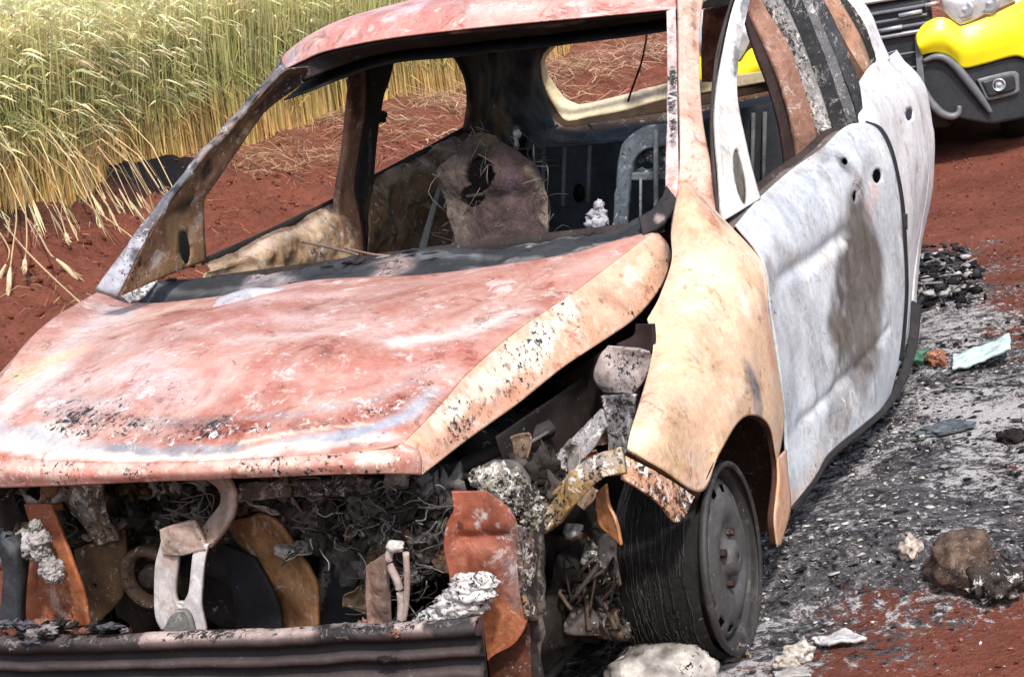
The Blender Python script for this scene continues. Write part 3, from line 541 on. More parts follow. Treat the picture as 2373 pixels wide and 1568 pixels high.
# ---- left A pillar
strip('windscreen_flange', [P(1544, 20, x=-1.12), P(1546, 150, x=-.98), P(1545, 300, x=-.80), P(1542, 430, x=-.62), P(1546, 475, x=-.56)], [P(1565, 20, x=-1.12), P(1568, 150, x=-.98), P(1570, 300, x=-.80), P(1572, 430, x=-.62), P(1566, 500, x=-.55)], M_METAL, car, n=160, m_=10, thick=.006, base=(.72, .56, .54), alpha=.2,
      stains=[([(1558, 160), (1558, 260)], .012, (.13, .13, .15), .95, .5, 1.), ([(1556, 280), (1558, 345)], .011, (.10, .08, .10), .95, .5, 1.), ([(1556, 60), (1556, 100)], .006, (.3, .2, .2), .7, .5, .8), ([(1560, 400), (1556, 470)], .012, (.6, .25, .18), .7)], dent=(.003, 14))
strip('front_pillar', [P(1568, -30, x=-1.15), P(1572, 60, x=-1.06), P(1573, 200, x=-.90), P(1575, 340, x=-.74), P(1570, 440, x=-.60), P(1556, 520, x=-.52)], [P(1632, -40, x=-1.25), P(1619, 60, x=-1.12), P(1620, 200, x=-.96), P(1628, 300, x=-.84), P(1648, 400, x=-.73), P(1671, 515, x=-.62)], M_PAINT, car, n=130, m_=16, thick=.01, base=(.66, .40, .32), alpha=-.1,
      stains=[([(1603, 0), (1606, 90), (1612, 130)], .014, (.20, .14, .10), .85, .8), ([(1590, 300), (1610, 420)], .04, (.78, .58, .48), .8, .8), ([(1650, 430), (1665, 500)], .02, (.22, .09, .05), .8, .7), ([(1585, 430), (1600, 510)], .03, (.62, .25, .13), .8, .7), ([(1585, 20), (1585, 250)], .012, (.72, .52, .44), .6, .8)], dent=(.004, 6))  # dark streak near the top paints the shaded right side of the pillar
strip('pillar_corner_cowl', [P(1480, 505, x=-.50), P(1520, 480, x=-.54), P(1545, 432, x=-.58)], [P(1490, 548, x=-.47), P(1535, 518, x=-.50), P(1574, 470, x=-.55)], M_SOOT, car, n=30, m_=12, thick=.01, base=(.03, .027, .03), stains=[([(1530, 510)], .01, (.5, .4, .38), .8)], dent=(.01, 20))
# ---- left front door
dtop = [P(a, b, x=x) for a, b, x in ((1704, 521, -.56), (1755, 462, -.80), (1830, 396, -1.08), (1902, 345, -1.35), (1940, 308, -1.50), (1969, 290, -1.60), (2003, 286, -1.70))]
dbot = [P(a, b, x=x) for a, b, x in ((1826, 1185, -.50), (1887, 1103, -.68), (1919, 1050, -.82), (1993, 987, -1.08), (2036, 948, -1.3), (2061, 913, -1.55))]
dlef = [P(a, b, x=x) for a, b, x in ((1704, 521, -.56), (1765, 606, -.57), (1784, 730, -.555), (1804, 860, -.54), (1817, 980, -.53), (1822, 1090, -.51), (1826, 1185, -.50))]
drig = [P(a, b, x=x) for a, b, x in ((2003, 286, -1.70), (2032, 302, -1.72), (2056, 345, -1.72), (2072, 400, -1.72), (2084, 470, -1.72), (2090, 555, -1.71), (2094, 660, -1.69), (2090, 745, -1.66), (2079, 839, -1.6), (2061, 913, -1.55))]
Gd = coons(dtop, dbot, dlef, drig, 130, 110)
dst = [([(1760, 520), (1850, 560), (1950, 520)], .12, (.60, .66, .75), .6, .8), ([(1850, 900), (1850, 1050)], .09, (.56, .62, .70), .55, .8), ([(1880, 380), (1910, 350), (1950, 375)], .035, (.16, .16, .165), .9, .5, .6), ([(1950, 375)], .04, (.06, .065, .07), .95, .4), ([(1910, 410)], .03, (.15, .16, .155), .8, .5),
       ([(1990, 420), (1980, 470), (1970, 520)], .05, (.12, .10, .095), .9, .6, .8), ([(2030, 440), (2010, 490), (2000, 540)], .03, (.55, .40, .38), .8, .6), ([(1950, 470), (1945, 540)], .03, (.25, .22, .21), .7, .8),
       ([(2000, 600), (1985, 680), (1975, 760)], .19, (.105, .095, .09), 1., .12, -1., .25), ([(2012, 620), (2005, 740)], .15, (.13, .12, .11), 1., .15, -1., .3), ([(1930, 765), (1955, 775)], .06, (.14, .12, .10), .95, .3, -1., .4),
       ([(1930, 860), (1960, 940), (1925, 1000)], .045, (.33, .32, .31), .6, .7, .5), ([(1985, 880), (1960, 960), (1910, 1040)], .05, (.36, .34, .33), .7, .8, .8), ([(1980, 930)], .035, (.74, .75, .78), .8, .6), ([(1860, 800), (1870, 900)], .03, (.36, .38, .38), .55, .9),
       ([(1800, 570), (1860, 620)], .03, (.42, .38, .34), .5, .9), ([(1780, 610), (1790, 680)], .02, (.22, .15, .12), .8, .8), ([(1830, 1150), (1870, 1120), (1900, 1060)], .035, (.60, .42, .32), .75, .8, .7), ([(1835, 1180)], .03, (.6, .3, .15), .7, .8),  # brown mark behind the front edge paints the shade of the hollow
       ([(2055, 620), (2070, 780)], .05, (.70, .72, .76), .6, .8), ([(2030, 330), (2050, 390)], .04, (.74, .74, .74), .6, .8), ([(1870, 640), (1960, 560)], .02, (.76, .76, .72), .6, .8), ([(1750, 480), (1900, 360)], .012, (.42, .36, .30), .7, .6)]
door = sheet('front_door', Gd, M_WHITE, car, (.50, .54, .59), .15, dst, thick=.006, dent=(.006, 3.2),
             holes=[(2030, 408, 11, 17, .1), (1956, 375, 8, 8, 0), (1978, 455, 5, 14, .1)], pushes=[([(1850, 860), (1860, 1000)], .06, .014, (0, -1, 0)), ([(1990, 700)], .12, .016, (0, -1, 0)), ([(1800, 650), (1880, 600), (1960, 540)], .022, .013, (0, -1, 0)), ([(1815, 1020), (1930, 900), (2060, 760)], .016, .008, (0, -1, 0)), ([(2020, 420), (2030, 400)], .05, .014, (0, -1, 0)), ([(1930, 800), (1910, 950)], .04, .010, (0, 1, 0)), ([(1775, 640)], .06, .02, (0, -1, 0))], seed=33, var=.16)
strip('door_rear_edge', drig, [a+np.array([-.02, -.03, 0]) for a in drig], M_SOOT, door, n=60, m_=4, thick=.004, base=(.05, .05, .055))
strip('door_lower_edge', dbot, [a+np.array([0, -.05, -.015]) for a in dbot], M_SOOT, door, n=40, m_=4, thick=.004, base=(.05, .045, .04))
dgl = [(2003, 286), (2032, 302), (2056, 345), (2072, 400), (2084, 470), (2090, 555), (2094, 660), (2090, 745), (2082, 835)]
strip('door_gap_seal', [P(a, b, x=-1.735) for a, b in dgl], [P(a+(3 if i == 0 else 10), b-(6 if i < 3 else 0), x=-1.775) for i, (a, b) in enumerate(dgl)], M_SOOT, car, n=80, m_=4, thick=.003, base=(.03, .03, .035))  # black strip added as the dark gap line between the doors
slp = [(1835, 1180, -.50), (1887, 1106, -.68), (1919, 1053, -.82), (1993, 990, -1.08), (2036, 951, -1.3), (2064, 913, -1.55), (2092, 850, -1.8), (2108, 780, -2.2), (2114, 700, -2.4)]
strip('sill', [P(a-2, b-3, x=x) for a, b, x in slp], [P(a+4+i*2.0, b+8, x=x-.01) for i, (a, b, x) in enumerate(slp)], M_SOOT, car, n=80, m_=5, thick=.006, base=(.035, .03, .03))
# window frame of the front door: front triangle and rear upright
fr_l = [P(a, b, x=x) for a, b, x in ((1712, -25, -1.20), (1690, 45, -1.10), (1672, 130, -.98), (1660, 210, -.88), (1657, 301, -.78), (1666, 402, -.68), (1672, 514, -.58))]
fr_r = [P(a, b, x=x) for a, b, x in ((1742, -25, -1.22), (1727, 45, -1.12), (1708, 130, -1.02), (1704, 225, -.94), (1725, 335, -.88), (1740, 400, -.84), (1758, 462, -.80))]
strip('door_window_frame', fr_l, fr_r, M_WHITE, door, n=150, m_=26, thick=.012, base=(.74, .73, .70), alpha=-.1, stains=[([(1735, -10), (1715, 60), (1703, 130), (1697, 180)], .016, (.13, .135, .15), .95, .3), ([(1665, 250), (1672, 500)], .008, (.3, .26, .2), .5, .8), ([(1710, 480)], .02, (.8, .78, .6), .6), ([(1672, 300), (1680, 430)], .012, (.55, .55, .58), .5)],
      holes=[(1712, 412, 15, 66, -.16)], dent=(.002, 9))
strip('mirror_mount_panel', [P(1690, 335, x=-.80), P(1690, 490, x=-.66)], [P(1722, 345, x=-.90), P(1745, 462, x=-.82)], M_METAL, door, n=30, m_=10, thick=.004, base=(.17, .15, .13), stains=[([(1712, 400)], .02, (.3, .25, .2), .6)])
strip('door_weatherstrip', [a+np.array([-.01, -.01, 0]) for a in fr_l], [P(a, b, x=x) for a, b, x in ((1700, -25, -1.21), (1680, 45, -1.11), (1658, 130, -.99), (1649, 210, -.90), (1646, 301, -.80), (1654, 402, -.70), (1668, 520, -.60))], M_SOOT, door, n=60, m_=4, thick=.006, base=(.06, .055, .05))
strip('door_frame_upright', [P(a, b, x=x) for a, b, x in ((1755, -15, -1.62), (1815, 97, -1.62), (1855, 210, -1.61), (1882, 295, -1.60), (1905, 300, -1.58))], [P(a, b, x=x) for a, b, x in ((1797, -20, -1.70), (1848, 82, -1.69), (1888, 190, -1.68), (1917, 280, -1.66), (1929, 318, -1.60))], M_METAL, door, n=90, m_=12, thick=.014, base=(.33, .32, .31), alpha=.7,
      stains=[([(1770, 0), (1800, 80)], .02, (.25, .23, .22), .7), ([(1885, 280), (1920, 300)], .02, (.75, .75, .76), .9), ([(1830, 130), (1880, 270)], .008, (.7, .55, .45), .7)], dent=(.004, 12))
strip('door_belt_rail', [a+np.array([0, -.005, -.006]) for a in dtop], [a+np.array([0, -.040, -.012]) for a in dtop], M_METAL, door, n=60, m_=6, thick=.004, base=(.22, .18, .16), stains=[([(1830, 390), (1900, 345)], .03, (.13, .1, .09), .7)], dent=(.004, 15))
# inner skin of the front door
o = sheet('door_inner_skin', coons([a+np.array([0, -.055, 0]) for a in dtop], [a+np.array([0, -.05, 0]) for a in dbot], [a+np.array([0, -.05, 0]) for a in dlef], [a+np.array([.02, -.055, 0]) for a in drig], 30, 30), M_SOOT, door, (.06, .04, .035), 0, dent=(.006, 6))
# ---- B pillar left
strip('centre_pillar', [P(a, b, x=-1.52) for a, b in ((1728, -10), (1733, 37), (1772, 117), (1805, 200), (1832, 301), (1846, 420), (1850, 700))], [P(a, b, x=-1.56) for a, b in ((1752, -20), (1762, 15), (1822, 110), (1854, 200), (1881, 285), (1893, 400), (1900, 700))], M_METAL, car, n=90, m_=14, thick=.03, base=(.34, .18, .13), alpha=.3,
      stains=[([(1755, 60), (1800, 130)], .025, (.52, .3, .24), .6), ([(1840, 330), (1870, 380)], .03, (.36, .19, .14), .6)], dent=(.003, 8))
strip('centre_pillar_flange', [P(a, b, x=-1.50) for a, b in ((1718, 25), (1745, 117), (1778, 200), (1806, 301), (1822, 420))], [P(a, b, x=-1.53) for a, b in ((1736, 35), (1776, 117), (1808, 200), (1835, 301), (1850, 420))], M_SOOT, car, n=60, m_=5, thick=.008, base=(.05, .03, .03))
# dark belt piece between pillar and door
strip('pillar_foot', [P(1872, 290, x=-1.58), P(1893, 350, x=-1.54), P(1893, 420, x=-1.54)], [P(1930, 318, x=-1.62), P(1925, 352, x=-1.58), P(1925, 420, x=-1.55)], M_METAL, car, n=20, m_=8, thick=.01, base=(.10, .045, .035))
# ---- rear door, left
rtop = [P(1990, 292, x=-1.78), P(1985, 250, x=-1.82), P(1984, 205, x=-1.90), P(1998, 178, x=-2.1), P(2022, 148, x=-2.3), P(2055, 135, x=-2.62)]
rlef = [P(1990, 292, x=-1.78), P(2030, 350, x=-1.78), P(2052, 450, x=-1.78), P(2065, 600, x=-1.78), P(2068, 760, x=-1.76), P(2045, 920, x=-1.74)]
rrig = [P(2055, 135, x=-2.62), P(2075, 165, x=-2.64), P(2100, 190, x=-2.65), P(2122, 225, x=-2.65), P(2136, 290, x=-2.65), P(2148, 370, x=-2.64), P(2143, 450, x=-2.62), P(2130, 530, x=-2.6), P(2118, 610, x=-2.55), P(2108, 700, x=-2.45), P(2098, 790, x=-2.3)]
rbot = [P(2045, 920, x=-1.74), P(2080, 850, x=-2.0), P(2098, 790, x=-2.3)]
Gr = coons(rtop, rbot, rlef, rrig, 90, 60)
rdoor = sheet('rear_door', Gr, M_WHITE, car, (.74, .75, .78), .0, [([(2060, 200), (2090, 260)], .1, (.80, .80, .82), .8, .8), ([(2120, 360), (2130, 420)], .05, (.70, .72, .78), .7), ([(2122, 380), (2115, 430)], .03, (.3, .3, .28), .6, .6, .7), ([(2118, 460), (2112, 560)], .03, (.6, .42, .4), .5), ([(2060, 190)], .01, (.45, .38, .3), .8), ([(2100, 500), (2100, 600)], .05, (.6, .58, .58), .5, .8), ([(2090, 285)], .010, (.15, .15, .15), .9, .5)],
              holes=[(2105, 266, 9, 15, .1)], thick=.006, dent=(.008, 4), seed=40)
strip('rear_door_edge', rlef, [a+np.array([.01, -.03, 0]) for a in rlef], M_SOOT, rdoor, n=50, m_=4, thick=.006, base=(.06, .065, .075))
o = strip('hinge_bracket', [P(2086, 495, x=-1.75), P(2086, 530, x=-1.75)], [P(2098, 495, x=-1.78), P(2098, 530, x=-1.78)], M_SOOT, rdoor, n=8, m_=4, thick=.01, base=(.05, .05, .055))
# rear door window frame
for nm, a_, b_, xa, xb, col, aa in (('rear_window_frame', ((1872, -10), (1905, 60), (1945, 160), (1975, 240), (1988, 292)), ((1898, -10), (1930, 50), (1962, 130), (1985, 190), (1998, 290)), -1.80, -1.84, (.055, .06, .07), .3),
                                   ('rear_window_channel', ((1850, -10), (1880, 60), (1915, 150), (1945, 235), (1962, 292)), ((1872, -10), (1905, 60), (1945, 160), (1974, 240), (1985, 292)), -1.77, -1.79, (.16, .165, .18), .5),
                                   ('door_shut_face', ((1800, -12), (1850, 80), (1888, 190), (1918, 280), (1935, 305)), ((1852, -12), (1882, 60), (1917, 150), (1946, 240), (1962, 295)), -1.74, -1.76, (.022, .024, .03), .2),
                                   ('rear_pillar_inner', ((1898, -5), (1925, 50), (1950, 95), (1975, 135), (2003, 175)), ((1938, -5), (1965, 40), (1990, 85), (2006, 125), (2015, 160)), -2.30, -2.42, (.50, .28, .18), .4),
                                   ('rear_pillar_recess', ((1880, -5), (1915, 60), (1938, 105), (1965, 165), (1985, 200)), ((1900, -5), (1928, 50), (1953, 95), (1978, 140), (2003, 178)), -2.2, -2.26, (.13, .06, .03), .2),
                                   ('rear_pillar_seal', ((1936, -5), (1963, 40), (1988, 85), (2004, 125), (2013, 165)), ((1948, -10), (1985, 32), (2003, 62), (2020, 110), (2028, 140)), -2.44, -2.46, (.02, .018, .018), .3),
                                   ('rear_pillar', ((1945, -12), (1976, 20), (1992, 50), (2010, 95), (2024, 145)), ((1962, -30), (1990, 0), (2015, 35), (2035, 85), (2060, 140)), -2.50, -2.60, (.72, .73, .76), .2)):
    strip(nm, [P(a, b, x=xa) for a, b in a_], [P(a, b, x=xb) for a, b in b_], M_WHITE if col[0] > .5 else M_METAL, car if 'rear_p' in nm else rdoor, n=60, m_=10, thick=.012, base=col, alpha=aa, dent=(.004, 10))
# quarter panel behind the rear door and tail
q = resample(rrig, 40)
sheet('rear_quarter', grid([q, q+np.array([-.35, -.03, .0]), q+np.array([-.62, -.12, -.02]), q+np.array([-.78, -.30, -.03])], 20, 40), M_WHITE, car, (.70, .70, .72), .2, dent=(.01, 4), thick=.004)
# sill below the doors
sl_t = [P(1850, 1165, x=-.52), P(1930, 1065, x=-.8), P(2008, 985, x=-1.1), P(2060, 925, x=-1.5), P(2090, 868, x=-1.75), P(2108, 800, x=-2.1), P(2112, 730, x=-2.4)]
sl_t = [a+np.array([0, -.03, .0]) for a in sl_t]
strip('sill_inner', [a+np.array([0, -.03, .06]) for a in sl_t], [a+np.array([0, -.04, -.03]) for a in sl_t], M_SOOT, car, n=60, m_=8, thick=.03, base=(.05, .045, .045))
# ---- roof
rf = [P(a, b, x=x) for a, b, x in ((652, 166, -1.25), (700, 142, -1.16), (760, 118, -1.10), (900, 90, -1.04), (1100, 66, -1.01), (1300, 46, -1.02), (1450, 32, -1.06), (1568, 20, -1.12))]
r1_ = [P(a, b, x=x) for a, b, x in ((672, 118, -1.36), (720, 84, -1.28), (790, 55, -1.24), (940, 18, -1.20), (1120, -6, -1.18), (1300, -22, -1.19), (1450, -28, -1.22), (1580, -32, -1.26))]
r2_ = [a+np.array([-.42, 0, .028]) for a in r1_]; r3_ = [a+np.array([-1.1, 0, .012]) for a in r1_]; r4_ = [a+np.array([-1.62, 0, -.045]) for a in r1_]
for k in range(8):
    for rr_, z_ in ((r2_, .0), (r3_, .0), (r4_, .0)): rr_[k] = rr_[k]*1.
roof = sheet('roof', grid([rf, r1_, r2_, r3_, r4_], 110, 110), M_PAINT, car, (.56, .235, .20), .0,
             [([(680, 140), (780, 75), (960, 25), (1150, 5)], .035, (.58, .50, .54), .85, .7, 0, .5), ([(900, 50), (1150, 30), (1350, 20)], .02, (.74, .62, .60), .7, .8), ([(760, 110), (1000, 75), (1300, 45)], .014, (.60, .2, .16), .8, .8), ([(820, 75), (1000, 35)], .03, (.72, .62, .60), .7, .8), ([(1100, 30), (1300, 12), (1500, 8)], .03, (.76, .45, .40), .7, .8), ([(1350, 38), (1560, 20)], .010, (.78, .68, .68), .8, .7), ([(655, 160), (690, 115)], .02, (.2, .19, .22), .8, .7, .6), ([(1400, 10)], .05, (.55, .2, .16), .5)], thick=.004, dent=(.004, 3), seed=8)
# header under the roof edge + dark lining
hd = [a+np.array([-.015, 0, -.004]) for a in rf]; hl = [P(a, b, x=x) for a, b, x in ((652, 204, -1.20), (700, 188, -1.14), (800, 148, -1.16), (900, 118, -1.14), (1100, 96, -1.12), (1300, 72, -1.12), (1450, 54, -1.14), (1566, 36, -1.16))]
strip('windscreen_header', hd, hl, M_SOOT, car, n=90, m_=10, thick=.01, base=(.035, .028, .028), alpha=.2, stains=[([(1050, 60), (1350, 45)], .008, (.5, .25, .2), .6)], dent=(.004, 9))
Gl = grid([[a+np.array([0, 0, -.035]) for a in hl], [a+np.array([0, 0, -.05]) for a in r2_], [a+np.array([0, 0, -.05]) for a in r3_], [a+np.array([.05, 0, -.06]) for a in r4_]], 40, 40)
sheet('roof_lining', Gl, M_SOOT, car, SOOT, 0, dent=(.006, 8), thick=.004)
# roof side rails
for side, nm in ((0, 'roof_rail'), (-1, 'roof_rail')):
    ed = [g[side] for g in (rf, r1_, r2_, r3_, r4_)]
    sg = -1 if side == 0 else 1
    strip(nm, [a for a in ed], [a+np.array([0, sg*.045, -.055]) for a in ed], M_METAL, car, n=60, m_=8, thick=.012, base=(.05, .04, .04) if side == 0 else (.4, .25, .2), dent=(.004, 9))
# ================================================================== right flank seen through the shell
def Y3(*p): return [P(a, b, y=y) for a, b, y in p]
apo = Y3((220, 672, -.73), (305, 555, -.70), (410, 430, -.67), (500, 320, -.635), (590, 220, -.60), (655, 150, -.565))
apb = Y3((272, 688, -.69), (332, 568, -.675), (392, 466, -.65), (482, 352, -.62), (588, 236, -.585), (636, 182, -.56), (664, 160, -.55))
api = Y3((478, 604, -.71), (471, 475, -.685), (492, 432, -.675), (590, 290, -.63), (625, 250, -.615), (700, 195, -.585), (798, 145, -.56))
SP = [([(u, v)], .022, SOOT, 1., .3, 0, .6) for u, v in ((318, 600), (345, 548), (428, 452), (462, 395), (500, 330), (515, 312), (545, 285), (585, 235), (600, 215), (622, 200))]
strip('front_pillar', apo, apb, M_METAL, car, n=150, m_=14, thick=.014, base=(.20, .20, .225), alpha=.45, stains=[([(245, 660), (300, 600), (330, 560)], .03, (.50, .52, .60), .8, .6), ([(360, 520), (440, 410)], .02, (.15, .16, .19), .8), ([(470, 370), (560, 260)], .018, (.42, .33, .30), .8), ([(560, 250), (640, 170)], .022, (.16, .15, .17), .8)]+SP, dent=(.006, 14), label='grey and blue burnt pillar with black spots')
G = grid([apb, [a*.5+c*.5+np.array([0, -.012, 0]) for a, c in zip(resample(apb, 12), resample(api, 12))], api], 26, 120)
sheet('pillar_inner_panel', G, M_METAL, car, (.30, .17, .09), .45, [([(400, 500), (440, 470)], .03, SOOT, .9, .5, 0, .6), ([(480, 388), (470, 405)], .025, SOOT, .95, .4, 0, .5), ([(548, 300), (552, 310)], .016, SOOT, .95, .4), ([(400, 520), (420, 600)], .03, (.42, .29, .14), .8), ([(330, 640), (370, 600)], .03, (.45, .36, .3), .7, .6, .8), ([(600, 250), (690, 190)], .05, (.05, .04, .045), .9), ([(440, 560), (465, 500)], .02, (.5, .36, .3), .7), ([(470, 430), (540, 340)], .018, (.44, .24, .17), .7), ([(425, 468)], .02, SOOT, .9, .4)], dent=(.006, 12), holes=[(427, 572, 13, 40, -.12)], seed=52)
dkp = Y3((405, 620, -.78), (405, 520, -.78)); strip('mirror_mount_recess', dkp, Y3((450, 620, -.78), (450, 520, -.78)), M_SOOT, car, n=6, m_=6, thick=.004, base=SOOT)
# belt line and doors on the right side
bt = Y3((474, 610, -.73), (600, 552, -.735), (700, 505, -.735), (780, 466, -.735), (822, 448, -.735))
bb = Y3((470, 660, -.70), (600, 640, -.70), (700, 630, -.70), (780, 620, -.70), (850, 610, -.70))
rd = sheet('front_door', grid([bt, [a*.6+c*.4+np.array([0, .02, 0]) for a, c in zip(bt, bb)], bb, [a+np.array([0, 0, -.25]) for a in bb]], 60, 80), M_METAL, car, (.46, .33, .22), .25,
      [([(480, 612), (640, 542), (780, 470)], .012, (.16, .1, .08), .8), ([(560, 590), (640, 560), (760, 500)], .016, (.62, .50, .42), .8), ([(620, 600), (700, 560)], .03, (.24, .12, .05), .8), ([(760, 560), (790, 520)], .03, (.30, .15, .07), .8), ([(690, 590), (780, 590)], .02, (.5, .3, .16), .7), ([(540, 620), (590, 600)], .02, (.20, .11, .06), .7)], dent=(.018, 10), seed=61)
strip('belt_seal', [a+np.array([0, -.004, .012]) for a in bt], [a+np.array([0, -.004, -.004]) for a in bt], M_SOOT, rd, n=40, m_=4, thick=.012, base=(.035, .03, .03))
b2t = Y3((856, 420, -.70), (960, 366, -.705), (1078, 302, -.70)); b2m = Y3((862, 440, -.68), (965, 388, -.68), (1090, 325, -.68)); b2b = Y3((850, 500, -.66), (970, 440, -.66), (1070, 380, -.66)); b2c = Y3((850, 640, -.70), (960, 620, -.70), (1040, 600, -.70))
rd2 = sheet('rear_door', grid([b2t, b2m, b2b, b2c], 60, 60), M_METAL, car, (.20, .115, .06), .4, [([(880, 430), (960, 395), (1060, 345)], .02, (.42, .31, .24), .85), ([(860, 440), (900, 445), (910, 500)], .02, (.44, .36, .27), .7), ([(865, 545)], .02, SOOT, .95), ([(905, 550), (920, 500)], .025, (.02, .015, .01), .9), ([(950, 470), (940, 560)], .03, (.30, .17, .08), .8), ([(985, 440), (960, 480)], .02, (.12, .10, .06), .7), ([(880, 500), (870, 470)], .02, (.34, .19, .08), .8), ([(1020, 400), (1000, 540)], .05, (.06, .05, .045), .85)], dent=(.035, 7), seed=64)  # pale brown run under the belt is a painted highlight
strip('belt_seal', [a+np.array([0, 0, .014]) for a in b2t], [a+np.array([0, 0, -.004]) for a in b2t], M_SOOT, rd2, n=30, m_=4, thick=.012, base=(.03, .02, .018))
# outer skins on the right side (mostly out of sight)
def skin(name, x0, x1, z0, z1, yt, yb, parent=car, base=(.6, .6, .64)):
    rows = []
    for z, bul in ((z1, 0), (z1*.75+z0*.25, .05), ((z0+z1)/2, .065), (z0, .02)):
        t = (z1-z)/(z1-z0); rows.append([np.array([x, yt*(1-t)+yb*t-bul, z+(-.03 if 0 else 0)]) for x in np.linspace(x0, x1, 6)])
    return sheet(name, grid(rows, 24, 24), M_WHITE, parent, base, .2, dent=(.008, 4), thick=.004)
skin('outer_skin', -.60, -1.50, .2, .84, -.745, -.76, rd); skin('outer_skin', -1.53, -2.45, .2, .90, -.745, -.76, rd2)
skin('rear_quarter', -2.47, -3.1, .25, .93, -.70, -.72)
# centre pillar right
c1 = Y3((815, 146, -.575), (806, 250, -.63), (795, 350, -.67), (779, 466, -.71), (788, 560, -.71), (800, 700, -.72)); c2 = Y3((842, 138, -.57), (840, 250, -.625), (826, 350, -.665), (816, 440, -.70), (832, 520, -.70), (848, 700, -.71))
c3 = Y3((915, 108, -.565), (897, 180, -.59), (881, 235, -.61), (868, 320, -.65), (860, 414, -.69), (862, 500, -.69), (866, 700, -.70))
strip('centre_pillar', c1, c2, M_METAL, car, n=90, m_=10, thick=.02, base=(.30, .155, .10), alpha=.2, stains=[([(815, 150), (825, 260)], .03, (.06, .04, .04), .85), ([(800, 350), (800, 470)], .02, (.42, .24, .17), .7), ([(810, 560)], .03, (.34, .28, .22), .6)], dent=(.004, 10), label='brown scaled pillar with soot at its top')
strip('centre_pillar_inner', [a+np.array([.0, .004, 0]) for a in c2], c3, M_SOOT, car, n=90, m_=10, thick=.02, base=(.022, .02, .022), alpha=.2, stains=[([(850, 300), (845, 400)], .008, (.16, .14, .13), .7), ([(850, 440), (855, 560)], .03, (.20, .15, .11), .7)], dent=(.006, 10))
mb = MB(); mb.blob(P(884, 272, y=-.66), (.03, .015, .018), (.02, .02, .02), 3); mb.build('belt_anchor', M_SOOT, car)
# rear side window surround, C pillar
s_in = [P(a, b, y=y) for a, b, y in ((876, 236, -.62), (894, 180, -.60), (905, 132, -.585), (920, 118, -.58), (975, 115, -.58), (1039, 122, -.58), (1063, 145, -.59), (1082, 192, -.60), (1086, 240, -.62), (1077, 302, -.66))]
s_out = [P(a, b, y=y) for a, b, y in ((856, 236, -.62), (862, 170, -.60), (868, 110, -.585), (900, 88, -.58), (970, 80, -.57), (1060, 78, -.57), (1110, 100, -.58), (1130, 170, -.60), (1126, 240, -.62), (1112, 330, -.66))]
strip('rear_window_surround', s_out, s_in, M_SOOT, car, n=110, m_=10, thick=.02, base=(.02, .017, .016), stains=[([(1105, 190), (1100, 290)], .03, (.13, .065, .035), .85), ([(1080, 240), (1080, 300)], .01, (.25, .12, .07), .6)], dent=(.004, 10))
cl = [P(a, b, x=x) for a, b, x in ((1085, 62, -2.35), (1112, 150, -2.4), (1108, 240, -2.45), (1095, 320, -2.45), (1080, 420, -2.4), (1075, 560, -2.4))]
cm = [P(a, b, x=x) for a, b, x in ((1180, 55, -2.7), (1180, 150, -2.7), (1170, 240, -2.7), (1170, 340, -2.65), (1180, 420, -2.6), (1190, 560, -2.5))]
cr = [P(a, b, x=x) for a, b, x in ((1285, 50, -2.95), (1255, 130, -2.95), (1246, 170, -2.97), (1275, 262, -3.0), (1285, 320, -2.9), (1290, 560, -2.8))]
sheet('rear_corner_panel', grid([cl, cm, cr], 40, 80).transpose(1, 0, 2), M_SOOT, car, (.017, .014, .015), .1, [([(1140, 250), (1165, 300)], .055, (.17, .10, .045), .9, .8, .5), ([(1160, 240), (1150, 320)], .03, (.26, .16, .07), .7, .8, .6), ([(1190, 320), (1195, 300)], .012, (.42, .42, .44), .8), ([(1095, 200), (1100, 300)], .03, (.09, .05, .035), .7)], dent=(.02, 7), seed=71, thick=.006)
# ---- tailgate opening
X0 = -3.0
XR = lambda v: -2.94-.28*min(1, max(0, (v-100)/110))
def Lr(dx, *uv): return [P(a, b, x=XR(b)+dx) for a, b in uv]
t_in = Lr(-.04, (1284, 103), (1261, 130), (1262, 155), (1273, 184), (1307, 230), (1330, 242), (1353, 245), (1437, 226), (1541, 199), (1640, 182), (1720, 172), (1800, 160))
t_c = Lr(.03, (1276, 100), (1250, 128), (1249, 150), (1254, 191), (1280, 245), (1307, 279), (1330, 281), (1361, 274), (1437, 260), (1541, 232), (1640, 214), (1720, 200), (1800, 186))
t_d = Lr(.06, (1262, 92), (1238, 128), (1238, 160), (1243, 200), (1268, 255), (1296, 290), (1330, 296), (1365, 290), (1440, 278), (1541, 262), (1640, 245), (1720, 225), (1800, 208))
t_e = Lr(.12, (1250, 85), (1226, 128), (1226, 170), (1236, 225), (1256, 272), (1290, 305), (1330, 312), (1368, 306), (1440, 296), (1541, 285), (1640, 262), (1720, 240), (1800, 225))
hf = strip('tailgate_window_frame', t_in, t_c, M_PAINT, car, n=120, m_=8, thick=.02, base=(.80, .68, .44), alpha=-.2, stains=[([(1460, 240), (1541, 215), (1640, 200)], .035, (.16, .12, .09), .9, .6), ([(1270, 120), (1255, 140)], .02, (.12, .1, .08), .7)], dent=(.002, 9))
strip('tailgate_seal', t_c, t_d, M_SOOT, hf, n=100, m_=5, thick=.01, base=(.06, .035, .02)); strip('tailgate_surround', t_d, t_e, M_METAL, car, n=100, m_=6, thick=.01, base=(.14, .085, .05), alpha=.4, stains=[([(1262, 262), (1275, 285)], .03, (.42, .33, .2), .8), ([(1400, 290), (1640, 255)], .04, (.06, .05, .045), .8)], dent=(.004, 12))
